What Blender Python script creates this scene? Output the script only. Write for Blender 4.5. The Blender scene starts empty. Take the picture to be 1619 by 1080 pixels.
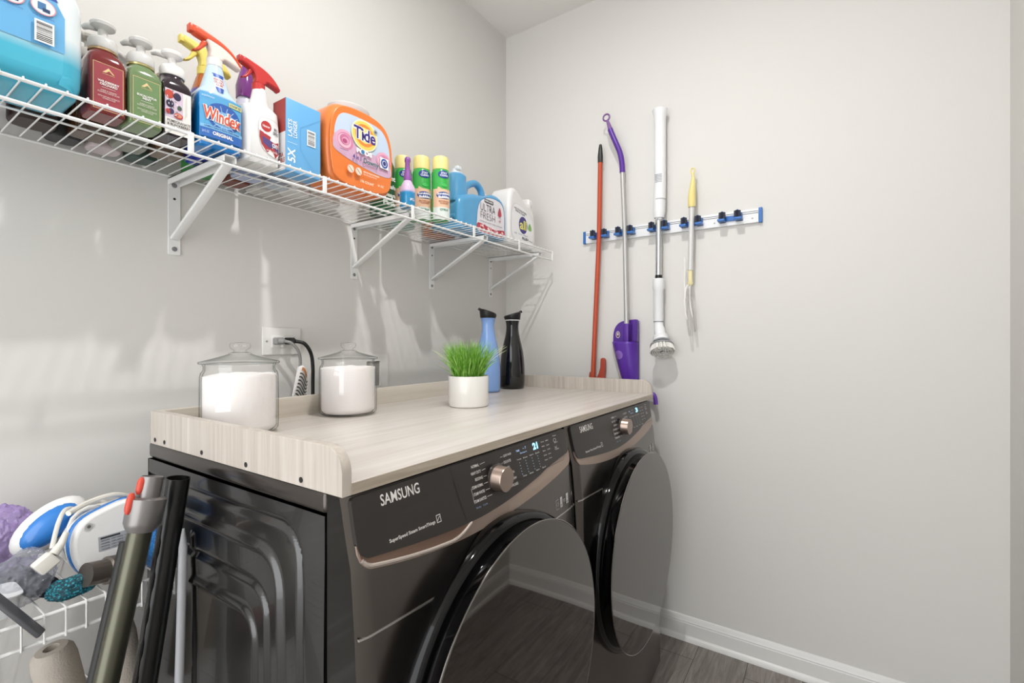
import bpy, bmesh, math, random
from mathutils import Vector, Matrix, noise
random.seed(7)
PI = math.pi
SC = bpy.context.scene
COL = SC.collection

# ------------------------------------------------------------ camera, world, lights, exposure
YAW = 33.65
cam_d = bpy.data.cameras.new('camera')
cam_d.sensor_width = 36.0
cam_d.lens = 36.0 * 749.0 / 1619.0
cam_d.clip_start = 0.02
cam_d.shift_y = (541.0 - 540.0) / 1619.0
cam = bpy.data.objects.new('camera', cam_d)
COL.objects.link(cam)
cam.location = (1.383, 0.0, 1.22)
cam.rotation_euler = (PI / 2, 0, math.radians(YAW))
SC.camera = cam

world = bpy.data.worlds.new('world')
SC.world = world
world.use_nodes = True
bg = world.node_tree.nodes['Background']
bg.inputs[0].default_value = (0.97, 0.985, 1.0, 1)
bg.inputs[1].default_value = 3.75

def add_light(name, kind, loc, energy, color=(1, 1, 1), **kw):
    d = bpy.data.lights.new(name, kind)
    d.energy = energy
    d.color = color
    for k, v in kw.items():
        setattr(d, k, v)
    o = bpy.data.objects.new(name, d)
    COL.objects.link(o)
    o.location = loc
    return o
add_light('ceiling_downlight', 'AREA', (0.98, 0.76, 2.785), 19.5, (1.0, 0.99, 0.975), shape='DISK', size=0.06, spread=math.radians(176))

SC.view_settings.view_transform = 'Standard'
SC.view_settings.look = 'None'
SC.view_settings.gamma = 1
SC.view_settings.use_curve_mapping = False
SC.view_settings.exposure = 0.0

# ------------------------------------------------------------ materials
def lin(c):
    c = c / 255.0
    return c / 12.92 if c <= 0.04045 else ((c + 0.055) / 1.055) ** 2.4
def rgb(h):
    return (lin(int(h[0:2], 16)), lin(int(h[2:4], 16)), lin(int(h[4:6], 16)), 1)
MC = {}
def mat(h, rough=0.4, metal=0.0, spec=0.5, trans=0.0, alpha=1.0, emit=0.0, ior=1.45, coat=0.0, bump=0.0, bscale=200.0):
    key = (h, rough, metal, spec, trans, alpha, emit, ior, coat, bump, bscale)
    if key in MC:
        return MC[key]
    m = bpy.data.materials.new('m_%s_%d' % (h, len(MC)))
    m.use_nodes = True
    nt = m.node_tree
    b = nt.nodes['Principled BSDF']
    c = rgb(h)
    y_ = 0.2126 * c[0] + 0.7152 * c[1] + 0.0722 * c[2]
    b.inputs['Base Color'].default_value = tuple(0.88 * (0.9 * k + 0.1 * y_) for k in c[:3]) + (1,)
    b.inputs['Roughness'].default_value = rough
    b.inputs['Metallic'].default_value = metal
    b.inputs['Specular IOR Level'].default_value = spec
    b.inputs['Transmission Weight'].default_value = trans
    b.inputs['Alpha'].default_value = alpha
    b.inputs['IOR'].default_value = ior
    b.inputs['Coat Weight'].default_value = coat
    if emit:
        b.inputs['Emission Color'].default_value = rgb(h)
        b.inputs['Emission Strength'].default_value = emit
    if bump:
        tc = nt.nodes.new('ShaderNodeTexCoord')
        nz = nt.nodes.new('ShaderNodeTexNoise')
        nz.inputs['Scale'].default_value = bscale
        nz.inputs['Detail'].default_value = 3
        bp = nt.nodes.new('ShaderNodeBump')
        bp.inputs['Strength'].default_value = bump
        bp.inputs['Distance'].default_value = 0.004
        nt.links.new(tc.outputs['Object'], nz.inputs['Vector'])
        nt.links.new(nz.outputs['Fac'], bp.inputs['Height'])
        nt.links.new(bp.outputs['Normal'], b.inputs['Normal'])
    MC[key] = m
    return m
def node_mat(name):
    m = bpy.data.materials.new(name)
    m.use_nodes = True
    nt = m.node_tree
    return m, nt, nt.nodes['Principled BSDF']
def ramp(nt, fac, stops):
    r = nt.nodes.new('ShaderNodeValToRGB')
    e = r.color_ramp.elements
    e[0].position, e[0].color = stops[0][0], rgb(stops[0][1])
    e[1].position, e[1].color = stops[-1][0], rgb(stops[-1][1])
    for p, c in stops[1:-1]:
        x = e.new(p)
        x.color = rgb(c)
    nt.links.new(fac, r.inputs['Fac'])
    return r.outputs['Color']
def wood_mat(name, scale, stops, rough=0.35):
    m, nt, b = node_mat(name)
    tc = nt.nodes.new('ShaderNodeTexCoord')
    mp = nt.nodes.new('ShaderNodeMapping')
    mp.inputs['Scale'].default_value = scale
    nt.links.new(tc.outputs['Object'], mp.inputs['Vector'])
    nz = nt.nodes.new('ShaderNodeTexNoise')
    nz.inputs['Scale'].default_value = 1.0
    nz.inputs['Detail'].default_value = 6
    nz.inputs['Roughness'].default_value = 0.65
    nz.inputs['Distortion'].default_value = 0.4
    nt.links.new(mp.outputs['Vector'], nz.inputs['Vector'])
    c = ramp(nt, nz.outputs['Fac'], stops)
    nt.links.new(c, b.inputs['Base Color'])
    b.inputs['Roughness'].default_value = rough
    return m
def wall_mat(name, h, rough=0.85):
    m, nt, b = node_mat(name)
    tc = nt.nodes.new('ShaderNodeTexCoord')
    nz = nt.nodes.new('ShaderNodeTexNoise')
    nz.inputs['Scale'].default_value = 160
    nz.inputs['Detail'].default_value = 4
    nt.links.new(tc.outputs['Object'], nz.inputs['Vector'])
    bp = nt.nodes.new('ShaderNodeBump')
    bp.inputs['Strength'].default_value = 0.06
    bp.inputs['Distance'].default_value = 0.002
    nt.links.new(nz.outputs['Fac'], bp.inputs['Height'])
    nt.links.new(bp.outputs['Normal'], b.inputs['Normal'])
    b.inputs['Base Color'].default_value = rgb(h)
    b.inputs['Roughness'].default_value = rough
    return m
def floor_mat():
    m, nt, b = node_mat('floor_planks')
    tc = nt.nodes.new('ShaderNodeTexCoord')
    mp = nt.nodes.new('ShaderNodeMapping')
    mp.inputs['Rotation'].default_value = (0, 0, PI / 2)
    mp.inputs['Location'].default_value = (0.0, 0.114, 0)
    nt.links.new(tc.outputs['Object'], mp.inputs['Vector'])
    br = nt.nodes.new('ShaderNodeTexBrick')
    br.inputs['Scale'].default_value = 1.0
    br.inputs['Mortar Size'].default_value = 0.0012
    br.inputs['Brick Width'].default_value = 0.95
    br.inputs['Row Height'].default_value = 0.178
    br.inputs['Color1'].default_value = (0.25, 0.25, 0.25, 1)
    br.inputs['Color2'].default_value = (0.75, 0.75, 0.75, 1)
    br.inputs['Mortar'].default_value = (0, 0, 0, 1)
    nt.links.new(mp.outputs['Vector'], br.inputs['Vector'])
    m2 = nt.nodes.new('ShaderNodeMapping')
    m2.inputs['Scale'].default_value = (26, 2.2, 1)
    nt.links.new(tc.outputs['Object'], m2.inputs['Vector'])
    nz = nt.nodes.new('ShaderNodeTexNoise')
    nz.inputs['Detail'].default_value = 7
    nz.inputs['Roughness'].default_value = 0.7
    nz.inputs['Distortion'].default_value = 1.4
    nz.inputs['Scale'].default_value = 1.6
    nt.links.new(m2.outputs['Vector'], nz.inputs['Vector'])
    c = ramp(nt, nz.outputs['Fac'], [(0.3, '6a625d'), (0.5, '8b837d'), (0.62, '9b948e'), (0.75, 'b3ada7')])
    mx = nt.nodes.new('ShaderNodeMixRGB')
    mx.blend_type = 'MULTIPLY'
    mx.inputs['Fac'].default_value = 0.35
    nt.links.new(c, mx.inputs[1])
    nt.links.new(br.outputs['Color'], mx.inputs[2])
    mo = nt.nodes.new('ShaderNodeMixRGB')
    mo.inputs[2].default_value = rgb('3a3532')
    nt.links.new(mx.outputs[0], mo.inputs[1])
    nt.links.new(br.outputs['Fac'], mo.inputs['Fac'])
    nt.links.new(mo.outputs[0], b.inputs['Base Color'])
    b.inputs['Roughness'].default_value = 0.42
    return m
def level_mat(name, lo, hi, z, rough=0.25, soft=0.004, trans=0.0):
    """a translucent bottle seen with its liquid: lo colour up to height z, hi above"""
    m, nt, b = node_mat(name)
    tc = nt.nodes.new('ShaderNodeTexCoord')
    sx = nt.nodes.new('ShaderNodeSeparateXYZ')
    nt.links.new(tc.outputs['Object'], sx.inputs[0])
    mr = nt.nodes.new('ShaderNodeMapRange')
    mr.inputs['From Min'].default_value = z - soft
    mr.inputs['From Max'].default_value = z + soft
    nt.links.new(sx.outputs['Z'], mr.inputs['Value'])
    mx = nt.nodes.new('ShaderNodeMixRGB')
    mx.inputs[1].default_value = rgb(lo)
    mx.inputs[2].default_value = rgb(hi)
    nt.links.new(mr.outputs[0], mx.inputs['Fac'])
    nt.links.new(mx.outputs[0], b.inputs['Base Color'])
    b.inputs['Roughness'].default_value = rough
    b.inputs['Transmission Weight'].default_value = trans
    b.inputs['Coat Weight'].default_value = 0.3
    return m

WHITE = mat('f0efec', 0.35)
WIRE = mat('efefed', 0.3)
BLACK = mat('0b0b0c', 0.3)
DSCREW = mat('1a1a1a', 0.5)
CHROME = mat('c9c9c9', 0.2, 1.0)
STEEL = mat('a9acb0', 0.3, 1.0)
def thin_glass(name, tint='eef3f2', edge='9fb0ac'):
    m, nt, b = node_mat(name)
    nt.nodes.remove(b)
    tr = nt.nodes.new('ShaderNodeBsdfTransparent')
    gl = nt.nodes.new('ShaderNodeBsdfGlossy')
    gl.inputs['Roughness'].default_value = 0.02
    lw = nt.nodes.new('ShaderNodeLayerWeight')
    lw.inputs['Blend'].default_value = 0.5
    c = ramp(nt, lw.outputs['Facing'], [(0.0, tint), (0.72, tint), (0.97, edge)])
    nt.links.new(c, tr.inputs['Color'])
    pw = nt.nodes.new('ShaderNodeMath')
    pw.operation = 'POWER'
    pw.inputs[1].default_value = 4.0
    nt.links.new(lw.outputs['Facing'], pw.inputs[0])
    fr = nt.nodes.new('ShaderNodeMath')
    fr.operation = 'MULTIPLY_ADD'
    fr.inputs[1].default_value = 0.55
    fr.inputs[2].default_value = 0.045
    nt.links.new(pw.outputs[0], fr.inputs[0])
    mx = nt.nodes.new('ShaderNodeMixShader')
    nt.links.new(fr.outputs[0], mx.inputs['Fac'])
    nt.links.new(tr.outputs[0], mx.inputs[1])
    nt.links.new(gl.outputs[0], mx.inputs[2])
    nt.links.new(mx.outputs[0], nt.nodes['Material Output'].inputs['Surface'])
    return m
GLASS = thin_glass('jar_glass', 'ffffff', '76837f')

# ------------------------------------------------------------ mesh builder
class M:
    """collects shapes as ONE mesh; materials by index"""
    def __init__(s):
        s.v, s.f, s.mi, s.mats, s.sm = [], [], [], [], []
    def add(s, vs, fs, m=None, smooth=True, T=None):
        if m not in s.mats:
            s.mats.append(m)
        i = s.mats.index(m)
        n = len(s.v)
        if T is not None:
            vs = [T @ Vector(p) for p in vs]
        s.v += [tuple(p) for p in vs]
        for f in fs:
            s.f.append([n + k for k in f])
            s.mi.append(i)
            s.sm.append(smooth)
        return s
    def box(s, a, b, m=None, bev=0.0, T=None):
        bm = bmesh.new()
        bmesh.ops.create_cube(bm, size=1)
        for v in bm.verts:
            v.co = Vector([(a[i] + b[i]) / 2 + v.co[i] * (b[i] - a[i]) for i in range(3)])
        if bev:
            bmesh.ops.bevel(bm, geom=bm.edges[:], offset=bev, segments=3, profile=0.5, affect='EDGES')
        bm.verts.index_update()
        vs = [v.co.copy() for v in bm.verts]
        fs = [[v.index for v in f.verts] for f in bm.faces]
        bm.free()
        return s.add(vs, fs, m, bool(bev), T)
    def tube(s, pts, r, m=None, n=8, T=None, closed=False):
        pts = [Vector(p) for p in pts]
        k = len(pts)
        vs, fs = [], []
        up = None
        for i, p in enumerate(pts):
            if closed:
                d = pts[(i + 1) % k] - pts[i - 1]
            else:
                d = pts[min(i + 1, k - 1)] - pts[max(i - 1, 0)]
            d.normalize()
            if up is None:
                up = Vector((0, 0, 1)) if abs(d.z) < 0.9 else Vector((1, 0, 0))
            a = (up - d * up.dot(d)).normalized()
            up = a
            b = d.cross(a)
            rr = r[i] if isinstance(r, (list, tuple)) else r
            for j in range(n):
                t = 2 * PI * j / n
                vs.append(p + (a * math.cos(t) + b * math.sin(t)) * rr)
        for i in range(k if closed else k - 1):
            for j in range(n):
                a0, a1 = i * n + j, i * n + (j + 1) % n
                b0, b1 = ((i + 1) % k) * n + j, ((i + 1) % k) * n + (j + 1) % n
                fs.append([a0, a1, b1, b0])
        if not closed:
            fs.append(list(range(n))[::-1])
            fs.append([(k - 1) * n + j for j in range(n)])
        return s.add(vs, fs, m, True, T)
    def lathe(s, prof, m=None, n=32, T=None):
        """prof: list of (r, z); z axis"""
        vs, fs = [], []
        for r, z in prof:
            for j in range(n):
                t = 2 * PI * j / n
                vs.append((max(r, 1e-5) * math.cos(t), max(r, 1e-5) * math.sin(t), z))
        for i in range(len(prof) - 1):
            for j in range(n):
                fs.append([i * n + j, i * n + (j + 1) % n, (i + 1) * n + (j + 1) % n, (i + 1) * n + j])
        if prof[0][0] > 1e-4:
            fs.append(list(range(n))[::-1])
        if prof[-1][0] > 1e-4:
            fs.append([(len(prof) - 1) * n + j for j in range(n)])
        return s.add(vs, fs, m, True, T)
    def loft(s, rings, m=None, n=40, T=None):
        """rings: (z, hx, hy, exponent[, cx, cy])"""
        vs, fs = [], []
        for rg in rings:
            z, hx, hy, e = rg[:4]
            cx, cy = (rg[4], rg[5]) if len(rg) > 4 else (0, 0)
            for j in range(n):
                t = 2 * PI * j / n
                c, q = math.cos(t), math.sin(t)
                vs.append((cx + hx * math.copysign(abs(c) ** (2 / e), c), cy + hy * math.copysign(abs(q) ** (2 / e), q), z))
        for i in range(len(rings) - 1):
            for j in range(n):
                fs.append([i * n + j, i * n + (j + 1) % n, (i + 1) * n + (j + 1) % n, (i + 1) * n + j])
        fs.append(list(range(n))[::-1])
        fs.append([(len(rings) - 1) * n + j for j in range(n)])
        return s.add(vs, fs, m, True, T)
    def grid(s, nu, nv, fn, m=None, T=None, smooth=True):
        vs = [fn(i / nu, j / nv) for j in range(nv + 1) for i in range(nu + 1)]
        w = nu + 1
        fs = [[j * w + i, j * w + i + 1, (j + 1) * w + i + 1, (j + 1) * w + i] for j in range(nv) for i in range(nu)]
        return s.add(vs, fs, m, smooth, T)
    def mesh(s, me, m=None, T=None):
        return s.add([v.co.copy() for v in me.vertices], [list(p.vertices) for p in me.polygons], m, True, T)
    def build(s, name, parent=None, loc=None, autosmooth=40):
        me = bpy.data.meshes.new(name)
        me.from_pydata(s.v, [], s.f)
        for m in s.mats:
            if m is not None:
                me.materials.append(m)
        for p, i, q in zip(me.polygons, s.mi, s.sm):
            p.material_index = i
            p.use_smooth = q
        me.update()
        if autosmooth:
            try:
                me.set_sharp_from_angle(angle=math.radians(autosmooth))
            except Exception:
                pass
        o = bpy.data.objects.new(name, me)
        COL.objects.link(o)
        if parent is not None:
            o.parent = parent
        if loc:
            o.location = loc
        return o

def tag(o, label=None, cat=None, group=None, kind=None):
    if label: o['label'] = label
    if cat: o['category'] = cat
    if group: o['group'] = group
    if kind: o['kind'] = kind
    return o
def thing(name, label, cat, loc=(0, 0, 0), rz=0, group=None):
    o = bpy.data.objects.new(name, None)
    o.empty_display_size = 0.05
    COL.objects.link(o)
    o.location = loc
    o.rotation_euler = (0, 0, rz)
    return tag(o, label, cat, group)
def solidify(o, t, offset=-1):
    md = o.modifiers.new('solid', 'SOLIDIFY')
    md.thickness = t
    md.offset = offset
    return o
def bevelmod(o, w, seg=3, ang=35):
    md = o.modifiers.new('bevel', 'BEVEL')
    md.width = w
    md.segments = seg
    md.angle_limit = math.radians(ang)
    md.limit_method = 'ANGLE'
    return o
def smooth(pts, closed=True, k=6):
    """catmull-rom"""
    n = len(pts)
    out = []
    rng = range(n) if closed else range(n - 1)
    for i in rng:
        if closed:
            p = [pts[(i + d) % n] for d in (-1, 0, 1, 2)]
        else:
            p = [pts[min(max(i + d, 0), n - 1)] for d in (-1, 0, 1, 2)]
        for q in range(k):
            t = q / k
            out.append(tuple(0.5 * (2 * p[1][c] + (p[2][c] - p[0][c]) * t + (2 * p[0][c] - 5 * p[1][c] + 4 * p[2][c] - p[3][c]) * t * t + (3 * p[1][c] - p[0][c] - 3 * p[2][c] + p[3][c]) * t ** 3) for c in range(len(p[0]))))
    if not closed:
        out.append(tuple(pts[-1]))
    return out
def curve_mesh(outlines, th, bev=0.0, seg=3):
    """solid plate from 2D outlines (holes allowed) centred on its plane, thickness th along local z"""
    cu = bpy.data.curves.new('tmp', 'CURVE')
    cu.dimensions = '2D'
    cu.fill_mode = 'BOTH'
    cu.extrude = th / 2 - bev
    cu.bevel_depth = bev
    cu.bevel_resolution = seg
    cu.offset = -bev
    for ol in outlines:
        sp = cu.splines.new('POLY')
        sp.points.add(len(ol) - 1)
        for p, q in zip(sp.points, ol):
            p.co = (q[0], q[1], 0, 1)
        sp.use_cyclic_u = True
    ob = bpy.data.objects.new('tmp', cu)
    COL.objects.link(ob)
    me = bpy.data.meshes.new_from_object(ob, depsgraph=bpy.context.evaluated_depsgraph_get())
    bpy.data.objects.remove(ob)
    bpy.data.curves.remove(cu)
    return me
# plate drawn in (y, z), thickness along x
YZ = Matrix(((0, 0, 1, 0), (1, 0, 0, 0), (0, 1, 0, 0), (0, 0, 0, 1)))
# plate drawn in (x, z), thickness along y
XZ = Matrix(((1, 0, 0, 0), (0, 0, 1, 0), (0, 1, 0, 0), (0, 0, 0, 1)))
def plate(outlines, th, bev, m, T=None, seg=3, A=YZ):
    q = M()
    me = curve_mesh(outlines, th, bev, seg)
    q.mesh(me, m, (T @ A) if T is not None else A)
    bpy.data.meshes.remove(me)
    return q
def rrect(x0, y0, x1, y1, r, k=5):
    out = []
    for cx, cy, a in ((x1 - r, y1 - r, 0), (x0 + r, y1 - r, 90), (x0 + r, y0 + r, 180), (x1 - r, y0 + r, 270)):
        for i in range(k + 1):
            t = math.radians(a + 90 * i / k)
            out.append((cx + r * math.cos(t), cy + r * math.sin(t)))
    return out
TXT = {}
def text_mesh(s, bold):
    if (s, bold) in TXT:
        return TXT[(s, bold)]
    cu = bpy.data.curves.new('tmp', 'FONT')
    cu.body = s
    cu.size = 1
    cu.resolution_u = 3
    cu.offset = bold
    cu.space_line = 0.9
    cu.align_x = 'CENTER'
    ob = bpy.data.objects.new('tmp', cu)
    COL.objects.link(ob)
    me = bpy.data.meshes.new_from_object(ob, depsgraph=bpy.context.evaluated_depsgraph_get())
    bpy.data.objects.remove(ob)
    vs = [(v.co.x, v.co.y) for v in me.vertices]
    fs = [list(p.vertices) for p in me.polygons]
    bpy.data.meshes.remove(me)
    x0, x1 = min(v[0] for v in vs), max(v[0] for v in vs)
    y0, y1 = min(v[1] for v in vs), max(v[1] for v in vs)
    vs = [((a - x0) / (x1 - x0), (b - y0) / (y1 - y0)) for a, b in vs]
    TXT[(s, bold)] = (vs, fs)
    return vs, fs
class Decal:
    """printed layer: shapes in (u, v) lifted a little per layer, mapped to a surface"""
    def __init__(s, h0=0.0004, dh=0.00022, rough=0.4):
        s.m, s.h, s.dh, s.r = M(), h0, dh, rough
        s.items = []
    def _add(s, vs, fs, c, **kw):
        s.items.append((vs, fs, s.h, mat(c, s.r, **kw)))
        s.h += s.dh
        return s
    def rect(s, u0, v0, u1, v1, c, n=10, k=4, **kw):
        vs = [(u0 + (u1 - u0) * i / n, v0 + (v1 - v0) * j / k) for j in range(k + 1) for i in range(n + 1)]
        w = n + 1
        return s._add(vs, [[j * w + i, j * w + i + 1, (j + 1) * w + i + 1, (j + 1) * w + i] for j in range(k) for i in range(n)], c, **kw)
    def ell(s, u, v, a, b, c, rot=0, n=32, rings=3, **kw):
        vs = [(u, v)]
        cr, sr = math.cos(rot), math.sin(rot)
        for q in range(1, rings + 1):
            for j in range(n):
                t = 2 * PI * j / n
                x, y = a * q / rings * math.cos(t), b * q / rings * math.sin(t)
                vs.append((u + x * cr - y * sr, v + x * sr + y * cr))
        fs = [[0, 1 + j, 1 + (j + 1) % n] for j in range(n)]
        for q in range(rings - 1):
            for j in range(n):
                fs.append([1 + q * n + j, 1 + (q + 1) * n + j, 1 + (q + 1) * n + (j + 1) % n, 1 + q * n + (j + 1) % n])
        return s._add(vs, fs, c, **kw)
    def ring(s, u, v, a, b, w, c, n=32, **kw):
        vs = []
        for j in range(n):
            t = 2 * PI * j / n
            vs += [(u + a * math.cos(t), v + b * math.sin(t)), (u + (a - w) * math.cos(t), v + (b - w) * math.sin(t))]
        return s._add(vs, [[2 * j, (2 * j + 2) % (2 * n), (2 * j + 3) % (2 * n), 2 * j + 1] for j in range(n)], c, **kw)
    def poly(s, pts, c, **kw):
        cx, cy = sum(p[0] for p in pts) / len(pts), sum(p[1] for p in pts) / len(pts)
        n = len(pts)
        mid = [((p[0] + cx) / 2, (p[1] + cy) / 2) for p in pts]
        fs = [[0, 1 + j, 1 + (j + 1) % n] for j in range(n)] + [[1 + j, 1 + n + j, 1 + n + (j + 1) % n, 1 + (j + 1) % n] for j in range(n)]
        return s._add([(cx, cy)] + mid + list(pts), fs, c, **kw)
    def line(s, u0, v0, u1, v1, w, c, **kw):
        d = Vector((u1 - u0, v1 - v0)).normalized() * (w / 2)
        return s._add([(u0 + d.y, v0 - d.x), (u1 + d.y, v1 - d.x), (u1 - d.y, v1 + d.x), (u0 - d.y, v0 + d.x)], [[0, 1, 2, 3]], c, **kw)
    def frame(s, u0, v0, u1, v1, w, c, **kw):
        for a in ((u0, v0, u1, v0 + w), (u0, v1 - w, u1, v1), (u0, v0, u0 + w, v1), (u1 - w, v0, u1, v1)):
            s.rect(*a, c, n=4, k=2, **kw)
            s.h -= s.dh
        s.h += s.dh
        return s
    def text(s, t, u0, v0, u1, v1, c, bold=0.02, skew=0.0, rot=0.0, **kw):
        vs, fs = text_mesh(t, bold)
        cu, cv = (u0 + u1) / 2, (v0 + v1) / 2
        out = []
        for a, b in vs:
            x, y = (a - 0.5) * (u1 - u0) + skew * (b - 0.5) * (v1 - v0), (b - 0.5) * (v1 - v0)
            out.append((cu + x * math.cos(rot) - y * math.sin(rot), cv + x * math.sin(rot) + y * math.cos(rot)))
        return s._add(out, fs, c, **kw)
    def bars(s, u0, v0, u1, v1, c='1c1c1c', vert=True, n=16):
        rnd = random.Random(5)
        s.rect(u0, v0, u1, v1, 'f4f4f2')
        L = (u1 - u0) if vert else (v1 - v0)
        p = 0.08
        while p < 0.9:
            w = rnd.choice((0.015, 0.03, 0.045))
            if vert:
                s.rect(u0 + p * L, v0 + 0.1 * (v1 - v0), u0 + (p + w) * L, v1 - 0.1 * (v1 - v0), c, 1, 1)
            else:
                s.rect(u0 + 0.1 * (u1 - u0), v0 + p * L, u1 - 0.1 * (u1 - u0), v0 + (p + w) * L, c, 1, 1)
            s.h -= s.dh
            p += w + rnd.choice((0.02, 0.03, 0.045))
        s.h += s.dh
        return s
    def build(s, name, parent, fn, label=None):
        for vs, fs, h, m in s.items:
            s.m.add([fn(a, b, h) for a, b in vs], fs, m, False)
        o = s.m.build(name, parent, autosmooth=0)
        if label: o['label'] = label
        return o
def flat(x, y=0, z=0):
    return lambda u, v, h: (x + h, y + u, z + v)
def cyl(R, cx=0):
    return lambda u, v, h: (cx + (R + h) * math.cos(u / R), (R + h) * math.sin(u / R), v)

# ------------------------------------------------------------ room shell
FARY, RIGHTX, CEIL, BACKY = 2.022, 1.842, 2.79, -1.5
wm = wall_mat('wall_paint', 'd3d1cd')
def slab(name, a, b, m):
    o = M().box(a, b, m).build(name, autosmooth=0)
    o['kind'] = 'structure'
    return o
slab('wall_left', (-0.1, BACKY, -0.1), (0, FARY + 0.1, CEIL + 0.1), wm)
slab('wall_far', (0, FARY, -0.1), (RIGHTX, FARY + 0.1, CEIL + 0.1), wm)
slab('wall_right', (RIGHTX, BACKY, -0.1), (RIGHTX + 0.1, FARY + 0.1, CEIL + 0.1), wm)
slab('ceiling', (0, BACKY, CEIL), (RIGHTX, FARY, CEIL + 0.1), wall_mat('ceiling_paint', 'e6e3df'))
slab('floor', (0, BACKY, -0.1), (RIGHTX, FARY, 0), floor_mat())
TRIM = mat('e9e8e4', 0.3)
PROF = [(0, 0), (0.024, 0), (0.0235, 0.008), (0.020, 0.015), (0.014, 0.019), (0.0125, 0.021), (0.0125, 0.068), (0.011, 0.071), (0.0115, 0.075), (0.0075, 0.083), (0.0065, 0.089), (0.0035, 0.094), (0, 0.0955)]
def baseboard(name, p, q, nrm):
    p, q, nrm = Vector(p), Vector(q), Vector(nrm)
    vs = [p + nrm * a + Vector((0, 0, b)) for a, b in PROF] + [q + nrm * a + Vector((0, 0, b)) for a, b in PROF]
    n = len(PROF)
    fs = [[i, i + 1, n + i + 1, n + i] for i in range(n - 1)] + [list(range(n))[::-1], list(range(n, 2 * n))]
    o = M().add(vs, fs, TRIM).build(name, autosmooth=25)
    o['kind'] = 'structure'
baseboard('baseboard_far', (0, FARY, 0), (RIGHTX, FARY, 0), (0, -1, 0))
baseboard('baseboard_right', (RIGHTX, FARY - 0.02, 0), (RIGHTX, BACKY, 0), (-1, 0, 0))
baseboard('baseboard_left', (0, BACKY, 0), (0, FARY - 0.02, 0), (1, 0, 0))

# ------------------------------------------------------------ washer and dryer
def steel_mat(name, h, rough, sc=None):
    m, nt, b = node_mat(name)
    b.inputs['Base Color'].default_value = rgb(h)
    b.inputs['Metallic'].default_value = 1.0
    b.inputs['Roughness'].default_value = rough
    b.inputs['Coat Weight'].default_value = 0.15
    return m
BODY = steel_mat('dark_stainless', '68625e', 0.22)
PANEL = mat('423e3b', 0.32, 0.6, 0.5)
SIDE = mat('1c1a19', 0.24, 0.0, 0.9, coat=0.25)
COPPER = mat('aa9587', 0.36, 0.5)
COPPERD = mat('7c6152', 0.45, 0.4)
GBLACK = mat('040405', 0.06, 0.0, 0.35, coat=0.0)
DOORM = steel_mat('door_mirror', '635f5c', 0.035)
def fx(z):
    t = [(0.0, 0.862), (0.2, 0.862), (0.6, 0.857), (0.8, 0.845), (0.86, 0.840), (0.90, 0.836), (0.925, 0.829), (0.96, 0.820), (0.985, 0.815), (1.0, 0.810)]
    for (a, xa), (b, xb) in zip(t, t[1:]):
        if z <= b:
            return xa + (xb - xa) * (z - a) / (b - a)
    return t[-1][1]
def F(y, z):
    """front skin of the machine, y measured from its middle, z from the floor"""
    k = 0.25 + 0.75 * min(1, max(0, (1.0 - z) / 0.16))
    b = 0.012 * k * (1 - min(1, abs(y) / 0.335) ** 2)
    e = max(0, abs(y) - 0.330) / 0.008
    return fx(z) + b - 0.009 * (1 - math.sqrt(max(0, 1 - min(1, e) ** 2)))
def front_patch(y0, y1, zlo, zhi, off, th, m, nu=40, nv=8):
    """raised patch following the front skin, with closed rim; off from the skin outwards"""
    g = M()
    vs, fs = [], []
    for side in (0, 1):
        for j in range(nv + 1):
            for i in range(nu + 1):
                y = y0 + (y1 - y0) * i / nu
                a, b = zlo(y), zhi(y)
                z = a + (b - a) * j / nv
                vs.append((F(y, z) + off - (th if side else 0), y, z))
    w = nu + 1
    N = w * (nv + 1)
    for j in range(nv):
        for i in range(nu):
            q = [j * w + i, j * w + i + 1, (j + 1) * w + i + 1, (j + 1) * w + i]
            fs.append(q)
            fs.append([N + k for k in q[::-1]])
    rim = [i for i in range(w)] + [j * w + nu for j in range(1, nv + 1)] + [nv * w + i for i in range(nu - 1, -1, -1)] + [j * w for j in range(nv - 1, 0, -1)]
    for a, b in zip(rim, rim[1:] + rim[:1]):
        fs.append([b, a, N + a, N + b])
    return g.add(vs, fs, m, True)
def arc_round(y0, y1, r):
    def k(y):
        d = min(y - y0, y1 - y)
        return 0 if d >= r else r - math.sqrt(max(0, r * r - (r - max(0, d)) ** 2))
    return k
def front_map(y0=0, z0=0, off=0.0):
    return lambda u, v, h: (F(y0 + u, z0 + v) + off + h, y0 + u, z0 + v)

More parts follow.
